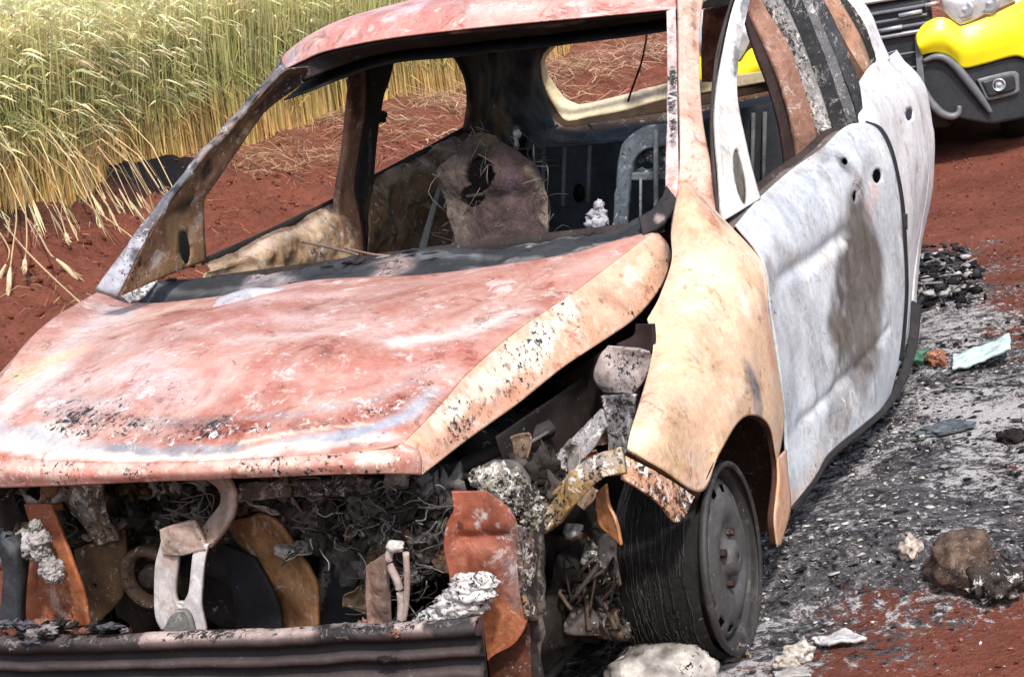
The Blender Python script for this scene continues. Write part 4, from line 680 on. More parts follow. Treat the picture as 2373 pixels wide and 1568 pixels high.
strip('tailgate_top_frame', Lx(X0, (1262, 92), (1284, 100), (1322, 78), (1437, 44), (1541, 31), (1625, 22), (1700, 14), (1800, 5)), Lx(X0, (1255, 60), (1284, 60), (1322, 48), (1437, 14), (1541, 0), (1625, -10), (1700, -18), (1800, -25)), M_SOOT, car, n=60, m_=6, thick=.01, base=SOOT)
mb = MB(); mb.tube(Lx(-2.96, (1503, 36), (1497, 90), (1487, 140), (1470, 190), (1455, 235)), .004, (.03, .025, .02), 6, jit=.01); mb.build('hanging_cable', M_SOOT, car)
pl0 = [P(a, b, x=-2.88) for a, b in ((1632, 20), (1628, 80), (1626, 130), (1628, 190))]; pl1 = [P(a, b, x=-2.82) for a, b in ((1702, 8), (1704, 80), (1702, 130), (1698, 190))]
strip('rear_pillar_inner', pl0, pl1, M_METAL, car, n=40, m_=20, thick=.01, base=(.44, .15, .075), alpha=.3, stains=[([(1660, 10), (1690, 8)], .05, SOOT, .95, .5)], dent=(.01, 12))  # orange panel added where the opening shows sunlit soil; hides the truck headlamp
# rear panel under the opening and the seat wall
top_ = [P(a, b, x=-2.9) for a, b in ((1226, 290), (1290, 300), (1368, 302), (1541, 280), (1720, 236), (1830, 215))]
sheet('rear_shelf_panel', grid([top_, [P(a, b, x=-2.5) for a, b in ((1215, 345), (1290, 345), (1368, 338), (1541, 318), (1720, 262), (1850, 232))]], 14, 60), M_SOOT, car, (.06, .05, .045), .3, [([(1580, 290), (1800, 230)], .06, (.12, .09, .06), .6)], dent=(.012, 10))
wl_t = [P(a, b, x=-2.32) for a, b in ((1230, 342), (1330, 338), (1422, 329), (1541, 312), (1700, 255), (1860, 232))]
wl_b = [a+np.array([.12, 0, -.55]) for a in wl_t]
sw = sheet('rear_seat_back', grid([wl_t, wl_b], 50, 120), M_SOOT, car, (.035, .043, .052), -.1, [([(1330, 350), (1340, 420)], .05, (.05, .06, .075), .8), ([(1400, 350), (1400, 500)], .04, (.02, .026, .032), .7), ([(1720, 260), (1720, 420)], .1, (.02, .022, .03), .6)], dent=(.004, 6), holes=[(1341, 448, 14, 22, 0)], seed=80)
mb = MB()
for u0, v0, v1 in ((1308, 342, 478), (1366, 338, 468), (1260, 345, 520), (1745, 262, 470), (1772, 260, 440), (1690, 262, 470)):
    a = P(u0, v0, x=-2.29); c_ = P(u0-4, v1, x=-2.22); mb = MB(); mb.tube([a, c_], .007, (.16, .17, .18), 8); mb.build('rib', M_SOOT, sw)
mb = MB(); mb.tube(Lx(-2.2, (1277, 322), (1281, 300), (1292, 290)), .004, (.2, .19, .18), 6); mb.tube(Lx(-2.2, (1277, 322), (1300, 327), (1340, 322), (1366, 312), (1371, 298), (1362, 288)), .004, (.2, .19, .18), 6); mb.build('headrest_wire', M_SOOT, sw)
mb = MB(); mb.box(P(1341, 448, x=-2.33), (.02, .06, .09), SOOT); mb.build('latch_recess', M_SOOT, sw)
mb = MB(); mb.tube([P(1198, 306, x=-2.35), P(1194, 345, x=-2.33)], .007, (.5, .5, .52), 8); mb.blob(P(1198, 310, x=-2.34), (.015, .015, .015), (.7, .7, .72), 2, sub=2); mb.build('belt_bolt', M_WHITE, car)
# ---- front passenger seat
sx = -1.30
def SR(v, us, bul=.05, xo=0): return [P(u, vv, x=sx+xo+bul*math.sin(math.pi*i/(len(us)-1))) for i, (u, vv) in enumerate(us)]
rowsS = [SR(0, ((1088, 320), (1105, 311), (1123, 309), (1140, 318), (1156, 332)), .02), SR(0, ((1060, 352), (1095, 345), (1130, 345), (1165, 348), (1192, 356)), .03), SR(0, ((1020, 396), (1075, 385), (1130, 382), (1190, 380), (1238, 384)), .05), SR(0, ((1018, 420), (1080, 420), (1140, 420), (1200, 420), (1258, 415)), .06),
         SR(0, ((1036, 462), (1090, 460), (1150, 460), (1210, 460), (1267, 455)), .05), SR(0, ((1045, 510), (1100, 510), (1160, 510), (1215, 508), (1270, 500)), .04, .03), SR(0, ((1055, 560), (1105, 560), (1160, 560), (1215, 555), (1272, 550)), .03, .06), SR(0, ((1060, 660), (1105, 660), (1160, 660), (1215, 655), (1275, 650)), .03, .1)]
seat = sheet('passenger_seat', grid(rowsS, 110, 80), M_FUZZ, car, (.095, .066, .066), .3, [([(1060, 370), (1040, 440), (1070, 540)], .05, (.20, .17, .14), .7), ([(1180, 400), (1190, 460)], .04, (.15, .10, .13), .7), ([(1225, 395), (1260, 440), (1268, 520)], .015, (.30, .26, .2), .8), ([(1110, 320), (1160, 345)], .02, (.12, .11, .07), .8), ([(1080, 350), (1120, 360)], .03, (.05, .045, .04), .7)],
             dent=(.008, 14), fine_dent=.004, holes=[(1112, 405, 33, 40, .15), (1100, 455, 27, 28, 0)], thick=.025, keep_edges=False, seed=83)
sheet('seat_pan', grid([SR(0, ((1066, 372), (1110, 365), (1156, 365)), .0, -.09), SR(0, ((1056, 500), (1110, 500), (1166, 500)), 0, -.09)], 30, 30), M_SOOT, seat, (.035, .03, .028), .3, [([(1118, 420), (1100, 445)], .02, (.1, .09, .08), .7)], dent=(.02, 12))
mb = MB(); mb.box(P(1098, 452, x=-1.36), (.01, .06, .008), (.5, .45, .42)); mb.tube([P(1080, 360, x=-1.36), P(1110, 375, x=-1.34), P(1135, 430, x=-1.36)], .004, (.1, .1, .09), 6); mb.build('seat_wire', M_SOOT, seat)
strip('seat_side_rail', Lx(-1.45, (1018, 425), (1000, 480), (975, 560), (968, 600)), Lx(-1.45, (1026, 428), (1012, 480), (992, 560), (984, 600)), M_SOOT, seat, n=30, m_=4, thick=.01, base=(.13, .14, .14))
mb = MB()
for i in range(90):
    k_ = rng.integers(0, 8); q = rowsS[k_][0 if rng.random() < .4 else (4 if rng.random() < .6 else 2)]; d_ = rng.normal(0, .03, (3, 3)); mb.tube([q, q+d_[0]+[.02, 0, 0], q+d_[0]+d_[1]], .0011, [(.2, .17, .15), (.08, .07, .065), (.3, .27, .24)][i % 3], 4, n=7)
for i in range(5): mb.tube([P(rng.uniform(1150, 1300), 290+10*i, x=-2.2), P(rng.uniform(1180, 1300), 330+12*i, x=-2.1), P(rng.uniform(1200, 1400), 330+14*i, x=-2.2)], .003, (.12, .11, .1), 5)
setp(mb.build('seat_springs', M_SOOT, seat), kind='stuff')
# ---- driver seat frame
ds = strip('driver_seat_frame', Lx(-1.3, (1420, 640), (1424, 520), (1430, 400), (1442, 340), (1480, 300), (1541, 287), (1620, 290)), Lx(-1.3, (1452, 640), (1455, 520), (1462, 415), (1474, 368), (1500, 345), (1545, 335), (1620, 335)), M_METAL, car, n=90, m_=12, thick=.03, base=(.15, .18, .215), alpha=.4, dent=(.006, 10), stains=[([(1445, 340), (1480, 310)], .02, (.22, .26, .3), .7)])
strip('cross_bar', Lx(-1.31, (1450, 400), (1520, 398), (1620, 392)), Lx(-1.31, (1450, 418), (1520, 417), (1620, 412)), M_METAL, ds, n=30, m_=5, thick=.02, base=(.16, .19, .22), alpha=.4)
sheet('back_panel', grid([Lx(-1.32, (1462, 350), (1540, 325), (1620, 325)), Lx(-1.32, (1462, 405), (1540, 402), (1620, 400))], 30, 40), M_METAL, ds, (.10, .12, .145), .7, dent=(.006, 14), holes=[(1500, 383, 14, 9, .1), (1478, 384, 8, 7, 0)], thick=.006)
mb = MB(); mb.tube(Lx(-1.28, (1520, 300), (1519, 400), (1521, 560)), .007, (.22, .24, .26), 8); mb.tube(Lx(-1.28, (1484, 415), (1483, 560)), .004, (.2, .22, .24), 6); mb.build('upright_rod', M_METAL, ds)
# ---- plenum / screen base
ct = [P(a, b, x=x) for a, b, x in ((318, 690, -.50), (332, 655, -.58), (420, 642, -.60), (560, 642, -.58), (700, 625, -.55), (820, 600, -.55), (880, 597, -.54), (955, 572, -.54), (1150, 568, -.55), (1300, 545, -.58), (1420, 522, -.62), (1490, 500, -.62), (1545, 455, -.62))]
cb = [P(a, b, x=x) for a, b, x in ((322, 712, -.46), (345, 716, -.45), (420, 712, -.42), (560, 702, -.37), (700, 672, -.34), (820, 655, -.34), (900, 658, -.33), (980, 655, -.33), (1060, 652, -.33), (1200, 628, -.35), (1300, 606, -.38), (1420, 570, -.44), (1535, 530, -.50))]
for k in range(len(cb)): cb[k] = cb[k]+np.array([-.01, 0, -.004])
cmid = [a*.5+c*.5+np.array([0, 0, .006]) for a, c in zip(resample(ct, 26), resample(cb, 26))]
cowl = sheet('cowl_panel', grid([ct, cmid, cb], 26, 220), M_SOOT, car, (.045, .047, .052), .0, [([(560, 668), (400, 675)], .022, (.13, .13, .14), .9, .6, 0, .5), ([(880, 640), (930, 612), (900, 602)], .045, (.46, .33, .31), .95, .6, .9, .5), ([(590, 660), (610, 640), (670, 660)], .045, (.42, .35, .36), .9, .6, .9, .6), ([(970, 590), (1150, 590)], .022, (.17, .18, .185), .9, .6, 0, .5), ([(1080, 620), (1250, 600)], .014, (.30, .29, .29), .7, .6), ([(1280, 600), (1400, 560), (1450, 545)], .006, (.36, .33, .33), .8), ([(1200, 565), (1330, 545)], .008, (.3, .3, .32), .7), ([(340, 690), (360, 660)], .03, (.34, .34, .36), .8), ([(700, 640), (800, 625)], .015, (.02, .02, .022), .7), ([(830, 600), (850, 600)], .02, SOOT, .8)], dent=(.012, 9), fine_dent=.008, thick=.006, seed=90, keep_edges=False)  # grey runs are painted highlights; pinkish patches are ash
strip('cowl_corner', [P(250, 662, x=-.42), P(300, 640, x=-.50), P(345, 618, x=-.58)], [P(300, 702, x=-.42), P(330, 690, x=-.46), P(365, 652, x=-.56)], M_WHITE, car, n=40, m_=16, thick=.008, base=(.50, .50, .52), alpha=.8, stains=[([(290, 690), (310, 700)], .015, SOOT, .8), ([(330, 640)], .02, (.2, .17, .15), .7)], dent=(.012, 18))
mb = MB()
for i in range(16):
    u = rng.uniform(340, 1500); k = int((u-318)/1230*25); q = resample(ct, 26)[min(k, 25)]; mb.blob(q+np.array([rng.uniform(0, .12), 0, .0]), rng.uniform(.003, .010, 3)*np.array([1, 2.2, .5]), [(.05, .045, .04), (.3, .27, .26), (.02, .02, .02)][i % 3], i, .4, 2)
setp(mb.build('melted_residue', M_ASH, cowl), kind='stuff')
mb = MB(); mb.tube([P(700, 560, x=-.62), P(760, 572, x=-.6), P(830, 590, x=-.56)], .0035, (.2, .15, .12), 6); mb.tube([P(800, 575, x=-.6), P(870, 590, x=-.56), P(960, 596, x=-.55)], .003, (.3, .2, .15), 6); mb.tube([P(830, 585, x=-.6), P(820, 610, x=-.5), P(845, 600, x=-.5)], .006, (.04, .03, .03), 6); mb.build('wire', M_SOOT, cowl)
mb = MB()
for u, v, s, k in ((1386, 478, .015, 1), (1380, 500, .018, 2), (1394, 496, .014, 3), (1366, 518, .016, 4), (1388, 520, .021, 5), (1400, 512, .012, 6)): mb.blob(P(u, v, x=-.70), (s*.8, s*.8, s*1.), (.62, .62, .68), k, .6, 3, 3)
mb.build('ash_lump', M_ASH, cowl)
# ---- floor, bulkhead, dash beam
mb = MB(); mb.box((-1.8, 0, .15), (2.5, 1.36, .02), (.03, .026, .024)); mb.build('floor_pan', M_SOOT, car)
sheet('bulkhead', grid([[np.array([-.60, -.66, .86]), np.array([-.56, 0, .87]), np.array([-.60, .6, .86])], [np.array([-.5, -.66, .15]), np.array([-.45, 0, .15]), np.array([-.5, .6, .15])]], 40, 60), M_SOOT, car, (.04, .03, .028), .3, dent=(.02, 6))
mb = MB(); mb.tube([(-.72, -.68, .78), (-.74, 0, .79), (-.72, .64, .78)], .03, (.05, .045, .04), 12, jit=.01); mb.build('dash_beam', M_SOOT, car)
mb = MB(); mb.box((-3.34, -.02, .62), (.04, 1.2, .5), (.4, .3, .26)); mb.build('tail_panel', M_METAL, car)
# ---- right fender
rt = [P(a, b, x=x) for a, b, x in ((236, 672, -.5), (120, 795, -.22), (40, 872, .0), (-10, 925, .15), (-80, 1005, .40))]
rt = [a+np.array([0, -.010, -.012]) for a in HOODL[::11]]+[HOODL[-1]+np.array([.0, -.010, -.012])]
sheet('front_fender', grid([rt, [a+np.array([0, -.045, -.035]) for a in rt], [a+np.array([0, -.085, -.16]) for a in rt], [a+np.array([0, -.075, -.30]) for a in rt]], 30, 50), M_PAINT, car, (.45, .24, .16), .3, [([(30, 880), (0, 915)], .03, (.04, .03, .03), .9)], dent=(.006, 5), thick=.004, seed=93)
# ================================================================== engine bay
bay = sheet('inner_wing', grid([[P(1495, 760, y=.50), P(1340, 880, y=.50), P(1150, 1010, y=.48)], [P(1480, 1000, y=.50), P(1330, 1080, y=.50), P(1180, 1150, y=.48)], [np.array([-.45, .50, .2]), np.array([0, .50, .2]), np.array([.35, .46, .2])]], 40, 50), M_SOOT, car, (.02, .014, .013), .2, dent=(.02, 6))
mb = MB(); mb.blob((.02, -.05, .42), (.30, .36, .22), (.035, .03, .028), 5, .35, 5, 3., .4); mb.blob((.05, .34, .38), (.22, .16, .18), (.03, .026, .026), 6, .4, 4, 3., .4); mb.blob((.15, -.42, .40), (.2, .15, .2), (.06, .045, .035), 7, .4, 4, 3, .4); mb.build('engine', M_SOOT, car)
mb = MB(); mb.box((.0, 0, .13), (1.0, 1.0, .02), (.02, .018, .018)); mb.build('underbody', M_SOOT, car)
mb = MB(); mb.box((.0, -.60, .50), (.9, .02, .3), (.04, .03, .025)); mb.build('bay_liner', M_SOOT, car)
def pl(name, x, L, R, base, mat=None, n=50, m_=20, **kw):
    xs_ = x if hasattr(x, '__len__') else (x, x); return strip(name, [P(a, b, x=xs_[0]) for a, b in L], [P(a, b, x=xs_[1]) for a, b in R], mat or M_METAL, kw.pop('parent', car), n=n, m_=m_, base=base, **kw)
pl('lamp_support_strut', .63, ((-8, 1250), (2, 1238), (8, 1290), (10, 1440)), ((38, 1238), (46, 1262), (48, 1300), (50, 1440)), (.045, .05, .058), M_SOOT, thick=.03, dent=(.006, 10), stains=[([(20, 1240), (30, 1260)], .014, (.2, .21, .23), .8)])
pl('headlamp_panel', (.52, .56), ((62, 1165), (80, 1240), (70, 1330), (62, 1450)), ((118, 1165), (152, 1250), (188, 1350), (208, 1450)), (.42, .13, .055), dent=(.012, 6), thick=.008, alpha=.2, stains=[([(150, 1280), (170, 1380)], .03, (.50, .20, .09), .8), ([(80, 1180), (110, 1220)], .03, (.3, .08, .04), .7)], holes=[(158, 1232, 8, 8, 0)], label='curved rust orange lamp panel at the car right corner')
mb = MB()
for i, (u, v, s) in enumerate(((70, 1262, .030), (92, 1250, .022), (95, 1278, .02), (118, 1318, .022), (125, 1330, .018), (110, 1302, .016), (55, 1250, .02), (82, 1215, .012))): mb.blob(P(u, v, x=.60), (s, s, s*.9), (.40, .38, .38), i, .32, 4, 5, colvar=.5)
mb.build('ash_lump', M_ASH, car)
pl('lamp_bracket', .46, ((135, 1115), (150, 1160), (190, 1210), (230, 1260)), ((240, 1110), (245, 1165), (262, 1215), (275, 1250)), (.24, .17, .11), alpha=.8, dent=(.02, 10), stains=[([(180, 1140), (200, 1180)], .02, (.4, .33, .25), .7)])
pl('side_plate', .42, ((175, 1270), (190, 1330), (205, 1400), (214, 1445)), ((290, 1225), (295, 1290), (290, 1370), (225, 1440)), (.155, .095, .05), alpha=.2, dent=(.012, 7), holes=[(222, 1353, 6, 7, 0)])
mb = MB(); c_ = P(348, 1335, x=.44)
mb.lathe([(.060, -.02), (.066, -.01), (.066, .01), (.058, .018), (.046, .012), (.044, -.01)], c_, 40, (.16, .10, .065), .3, axis='x'); mb.lathe([(.0, .01), (.02, .012), (.024, -.01)], c_, 20, (.08, .06, .05), .3, axis='x'); mb.build('pulley', M_METAL, car)
lt = pl('latch_strut', .60, ((378, 1240), (362, 1310), (358, 1380), (364, 1430), (378, 1458)), ((418, 1250), (412, 1310), (406, 1370), (414, 1398), (430, 1408)), (.48, .43, .42), M_WHITE, thick=.010, dent=(.004, 9), stains=[([(395, 1255), (390, 1290)], .015, (.45, .27, .2), .8), ([(385, 1340), (380, 1400)], .02, (.68, .66, .66), .7)])
pl('strut_leg', .60, ((452, 1262), (446, 1320), (440, 1370), (428, 1405), (455, 1458)), ((484, 1258), (474, 1310), (468, 1370), (468, 1410), (478, 1458)), (.55, .52, .53), M_WHITE, parent=lt, thick=.010, dent=(.003, 9), stains=[([(455, 1340), (462, 1380)], .012, (.78, .78, .8), .8)])
pl('strut_yoke', .598, ((382, 1440), (395, 1400), (415, 1392), (440, 1396)), ((382, 1462), (405, 1425), (430, 1418), (470, 1452)), (.50, .48, .48), M_WHITE, parent=lt, thick=.008)
pl('strut_foot', .612, ((378, 1466), (396, 1425), (412, 1412)), ((452, 1466), (442, 1430), (430, 1412)), (.20, .195, .19), M_METAL, parent=lt, thick=.012)
pl('latch_hook', (.56, .585), ((480, 1105), (512, 1130), (516, 1165), (490, 1200), (440, 1262)), ((528, 1105), (544, 1140), (542, 1190), (520, 1225), (486, 1268)), (.40, .30, .24), parent=lt, thick=.012, dent=(.006, 9), alpha=.3, stains=[([(540, 1140), (530, 1210)], .01, (.6, .5, .42), .8)], holes=[(490, 1152, 10, 8, 0)])
pl('latch_plate', .605, ((372, 1225), (400, 1215), (450, 1205)), ((380, 1282), (420, 1284), (478, 1272)), (.36, .27, .23), parent=lt, thick=.01, alpha=.2, dent=(.01, 15))
mb = MB()
for i in range(30): mb.blob(P(rng.uniform(365, 500), rng.uniform(1115, 1235), x=.5+rng.uniform(0, .06)), rng.uniform(.006, .020, 3), [(.04, .035, .03), (.12, .1, .09), (.26, .23, .21), (.02, .02, .02)][i % 4], i, .9, 3, 3)
for i in range(10): mb.tube([P(rng.uniform(360, 500), rng.uniform(1110, 1240), x=.56) for _ in range(3)], .0012, (.14, .12, .1), 5)
setp(mb.build('burnt_lock_mechanism', M_ASH, car), kind='stuff')
pl('compressor_shell', (.40, .46), ((528, 1205), (545, 1238), (585, 1290), (615, 1360), (640, 1460)), ((598, 1190), (645, 1208), (695, 1280), (722, 1325), (738, 1370), (736, 1460)), (.36, .185, .08), thick=.01, alpha=-.1, dent=(.016, 7), stains=[([(545, 1220), (560, 1240)], .02, (.12, .08, .06), .8), ([(610, 1240), (680, 1340)], .03, (.45, .26, .13), .7), ([(700, 1400), (720, 1450)], .03, (.25, .12, .05), .6), ([(600, 1300), (620, 1360)], .02, (.06, .04, .035), .8)])
pl('fan_shroud', (.41, .44), ((520, 1260), (535, 1320), (545, 1400), (550, 1460)), ((590, 1290), (625, 1350), (650, 1410), (655, 1460)), (.022, .023, .028), M_SOOT, thick=.01)
pl('dark_housing', .40, ((745, 1270), (740, 1350), (742, 1460)), ((855, 1290), (860, 1360), (855, 1460)), (.025, .028, .033), M_SOOT, thick=.02, dent=(.008, 8), stains=[([(765, 1290), (750, 1345), (745, 1400)], .008, (.35, .33, .32), .8, .5, 1.)])
pl('bent_bracket', .58, ((848, 1310), (845, 1370), (850, 1460)), ((900, 1275), (905, 1360), (908, 1460)), (.30, .19, .15), dent=(.014, 14), thick=.006, stains=[([(895, 1290), (900, 1440)], .01, (.12, .09, .08), .7)])
mb = MB(); mb.tube(Lx(.61, (930, 1268), (905, 1275), (902, 1305), (922, 1350), (930, 1400), (925, 1458)), .0075, (.62, .5, .46), 8); mb.tube(Lx(.61, (940, 1278), (943, 1340), (940, 1400), (930, 1458)), .006, (.5, .38, .33), 8); mb.blob(P(915, 1266, x=.61), (.012, .018, .01), (.7, .68, .66), 3); mb.build('coolant_pipe', M_METAL, car)
# charred wiring mass
mb = MB()
for i in range(120):
    u, v = rng.uniform(690, 1040), rng.uniform(1110, 1330)
    if v > 1250 and u < 800: continue
    top = v < 1180; col = [(.03, .028, .026), (.09, .085, .08), (.16, .15, .14), (.36, .34, .32) if top and u < 830 else (.05, .045, .04)][i % 4]
    mb.blob(P(u, v, x=.36+rng.uniform(0, .12)), rng.uniform(.012, .036, 3), col, i, .95, 3, 3.)
setp(mb.build('charred_wiring_mass', M_ASH, car), kind='stuff')
mb = MB()
for i in range(230):
    u, v = rng.uniform(690, 1040), rng.uniform(1110, 1420); a0 = rng.uniform(0, 6.28); pts = [(u, v)]
    if u < 860 and v > 1280: continue
    for _ in range(3): a0 += rng.normal(0, .7); pts.append((pts[-1][0]+22*math.cos(a0), pts[-1][1]+18*math.sin(a0)))
    x_ = .50+rng.uniform(-.03, .05); mb.tube([P(a, b, x=x_+.01*j) for j, (a, b) in enumerate(pts)], rng.uniform(.0007, .0018), [(.06, .055, .05), (.14, .13, .12), (.03, .028, .028), (.30, .28, .27)][i % 4], 5, n=9)
setp(mb.build('wire_strands', M_ASH, car), kind='stuff')
# right (image) crash panel
cp = pl('headlamp_panel', (.60, .58), ((1046, 1138), (1050, 1180), (1032, 1222), (1028, 1268), (1040, 1330), (1048, 1400), (1085, 1440), (1098, 1500), (1102, 1600)), ((1128, 1136), (1172, 1170), (1198, 1212), (1203, 1300), (1208, 1370), (1222, 1430), (1195, 1485), (1130, 1530), (1108, 1600)), (.36, .105, .06), n=150, m_=50, thick=.008, alpha=.05, dent=(.010, 8),
        stains=[([(1115, 1420), (1130, 1500)], .05, (.52, .20, .085), .85, .8), ([(1170, 1400), (1200, 1440)], .04, (.48, .19, .09), .7), ([(1185, 1290), (1200, 1380)], .025, (.36, .27, .27), .85), ([(1108, 1212), (1124, 1192)], .012, (.80, .76, .74), 1, .3), ([(1158, 1216)], .009, (.80, .66, .6), 1, .3), ([(1066, 1216)], .007, (.09, .03, .02), .9, .3), ([(1050, 1275), (1180, 1268)], .010, (.44, .17, .12), .6), ([(1068, 1298)], .010, (.50, .24, .16), .8), ([(1140, 1298)], .010, (.50, .24, .16), .8), ([(1190, 1200), (1200, 1290)], .01, (.3, .2, .18), .6)], pushes=[([(1050, 1250), (1180, 1245)], .015, .012, (-1, 0, 0))], seed=96, label='rust orange lamp panel with holes beside the wheel')
pl('panel_return', (.585, .50), ((1200, 1215), (1205, 1300), (1210, 1370), (1222, 1430)), ((1236, 1225), (1245, 1300), (1240, 1370), (1248, 1440)), (.18, .12, .10), parent=cp, thick=.01, alpha=.8, stains=[([(1210, 1240), (1220, 1280)], .018, (.82, .80, .78), .95, .4), ([(1210, 1330), (1215, 1420)], .006, (.6, .4, .2), .7)], dent=(.01, 18))
pl('corner_post', (.52, .50), ((1208, 1280), (1215, 1360), (1205, 1450), (1210, 1600)), ((1258, 1200), (1262, 1300), (1255, 1420), (1245, 1600)), (.03, .026, .026), M_SOOT, thick=.03, alpha=.3, stains=[([(1250, 1240), (1250, 1500)], .006, (.3, .27, .22), .7, .5, .8)], dent=(.008, 14))
pl('lower_panel', .54, ((1110, 1490), (1110, 1600)), ((1225, 1440), (1235, 1600)), (.10, .035, .02), M_METAL, dent=(.01, 9))
mb = MB()
for i, (u, v, s) in enumerate(((1060, 1400, .034), (1090, 1370, .036), (1030, 1420, .026), (1110, 1350, .026), (1000, 1432, .022), (1075, 1345, .018), (970, 1442, .014), (1050, 1432, .02), (1085, 1395, .03))): mb.blob(P(u, v, x=.645), (s*.8, s*1.25, s*.72), (.66, .64, .63), i+20, .28, 4, 5.5, colvar=.3, a=.9)
mb.build('ash_pile', M_ASH, car)
mb = MB()
for i, (u, v, s) in enumerate(((1150, 1120, .034), (1180, 1135, .036), (1205, 1160, .034), (1130, 1112, .02), (1225, 1190, .026), (1240, 1215, .018), (1110, 1105, .018))): mb.blob(P(u, v, x=.50), (s, s, s), (.36, .33, .28), i+40, .3, 4, 5.5, colvar=.6, a=.9)
mb.build('ash_crust', M_ASH, car)
mb = MB(); mb.tube(Lx(.42, (1128, 1108), (1140, 1085), (1165, 1076), (1195, 1085), (1215, 1110), (1212, 1135)), .012, (.16, .15, .145), 10, jit=.004); mb.tube(Lx(.36, (1160, 1110), (1185, 1095), (1220, 1120)), .01, (.05, .045, .04), 8); mb.build('burnt_hose', M_ASH, car)
mb = MB()
for i in range(60): mb.blob(P(rng.uniform(1160, 1290), rng.uniform(1080, 1190), x=.25+rng.uniform(0, .15)), rng.uniform(.01, .03, 3), [(.03, .026, .024), (.1, .085, .075), (.2, .14, .11), (.05, .045, .04)][i % 4], i, .95, 3, 3.)
setp(mb.build('burnt_rubble', M_ASH, car), kind='stuff'); mb = MB()
for i in range(60): mb.blob(P(rng.uniform(560, 720), rng.uniform(1105, 1200), x=.3+rng.uniform(0, .15)), rng.uniform(.01, .03, 3), [(.06, .05, .045), (.2, .16, .14), (.13, .09, .06), (.05, .045, .04)][i % 4], i, .95, 3, 3.)
setp(mb.build('burnt_rubble', M_ASH, car), kind='stuff'); mb = MB()
for i in range(60): mb.blob(P(rng.uniform(0, 380), rng.uniform(1120, 1290), x=.25+rng.uniform(0, .15)), rng.uniform(.012, .034, 3), [(.06, .05, .045), (.15, .13, .11), (.1, .07, .05), (.03, .03, .03)][i % 4], i, .95, 3, 3.)
setp(mb.build('burnt_rubble', M_ASH, car), kind='stuff')
pl('radiator_crossmember', .50, ((560, 1118), (700, 1112), (860, 1110)), ((560, 1150), (700, 1150), (860, 1146)), (.16, .125, .115), thick=.02, dent=(.01, 12), alpha=.7, n=40)
# left front structure between hood and fender
pl('strut_tower', (-.05, -.02), ((1412, 800), (1392, 830), (1380, 872), (1400, 904)), ((1508, 812), (1506, 850), (1490, 885), (1470, 912)), (.56, .47, .45), alpha=.4, thick=.012, dent=(.01, 12), stains=[([(1440, 860), (1420, 890)], .03, (.58, .50, .50), .7), ([(1440, 815), (1500, 825)], .02, (.2, .15, .14), .6)])
pl('strut_tower_face', (.02, .04), ((1394, 916), (1402, 960), (1410, 1000), (1412, 1050)), ((1474, 912), (1470, 960), (1460, 1000), (1450, 1050)), (.30, .29, .31), alpha=.8, thick=.01, dent=(.005, 12), stains=[([(1405, 930), (1410, 1000)], .008, (.6, .45, .4), .7)])
pl('upper_rail', (-.08, -.02), ((1478, 750), (1470, 780), (1430, 800)), ((1512, 750), (1514, 790), (1508, 820)), (.035, .02, .018), M_SOOT, thick=.01)
pl('tower_inner', (-.15, -.1), ((1290, 880), (1300, 960), (1310, 1060)), ((1400, 810), (1392, 900), (1395, 1010)), (.022, .013, .012), M_SOOT, thick=.01, dent=(.01, 8))
pl('apron_rail', (.22, .24), ((1398, 948), (1340, 1010), (1280, 1070), (1246, 1140)), ((1408, 985), (1375, 1040), (1320, 1090), (1266, 1148)), (.36, .35, .36), alpha=.9, thick=.012, dent=(.008, 14), stains=[([(1340, 1040), (1290, 1090)], .014, (.55, .53, .52), .7)])
pl('lamp_crossmember', (.40, .42), ((1238, 1180), (1265, 1150), (1320, 1105), (1370, 1068), (1440, 1035)), ((1262, 1236), (1300, 1200), (1345, 1155), (1390, 1110), (1450, 1095)), (.44, .29, .12), alpha=.8, thick=.014, dent=(.01, 12), stains=[([(1380, 1080), (1440, 1060)], .02, (.45, .42, .42), .8, .6, .9), ([(1260, 1190)], .03, (.4, .36, .3), .7, .6, 1.), ([(1310, 1150)], .015, (.3, .12, .05), .7)], holes=[(1386, 1085, 5, 5, 0)])
pl('bumper_hanger', (.36, .38), ((1384, 1140), (1382, 1180), (1388, 1215), (1410, 1235)), ((1404, 1120), (1412, 1170), (1428, 1205), (1440, 1262)), (.50, .22, .09), thick=.006, dent=(.006, 9), stains=[([(1395, 1150)], .015, (.2, .12, .1), .7)])
mb = MB(); mb.tube([P(1000, 1112, x=.30), P(1120, 1060, x=.22), P(1278, 990, x=.10)], .018, (.055, .05, .05), 4); mb.tube([P(1100, 1090, x=.32), P(1200, 1040, x=.22), P(1270, 1000, x=.14)], .004, (.16, .15, .15), 6); mb.build('hood_brace', M_SOOT, car)
mb = MB()
for i in range(26): mb.tube([P(rng.uniform(1290, 1440), rng.uniform(1280, 1460), x=rng.uniform(.1, .35)) for _ in range(3)], rng.uniform(.002, .006), [(.06, .05, .045), (.12, .09, .07), (.03, .03, .03)][i % 3], 5, n=10)
mb.blob((.12, .5, .22), (.2, .06, .1), (.03, .026, .024), 3, .5, 4); setp(mb.build('suspension_remains', M_ASH, car), kind='stuff')
pl('control_arm', (.18, .2), ((1320, 1350), (1370, 1400), (1460, 1440)), ((1310, 1440), (1370, 1465), (1450, 1475)), (.12, .085, .065), alpha=.6, thick=.02, dent=(.02, 10))
pl('burnt_cloth', (.22, .2), ((1330, 1345), (1320, 1400), (1310, 1450)), ((1380, 1380), (1420, 1420), (1440, 1450)), (.13, .11, .085), M_ASH, alpha=.5, thick=.01, dent=(.03, 9))
mb = MB()
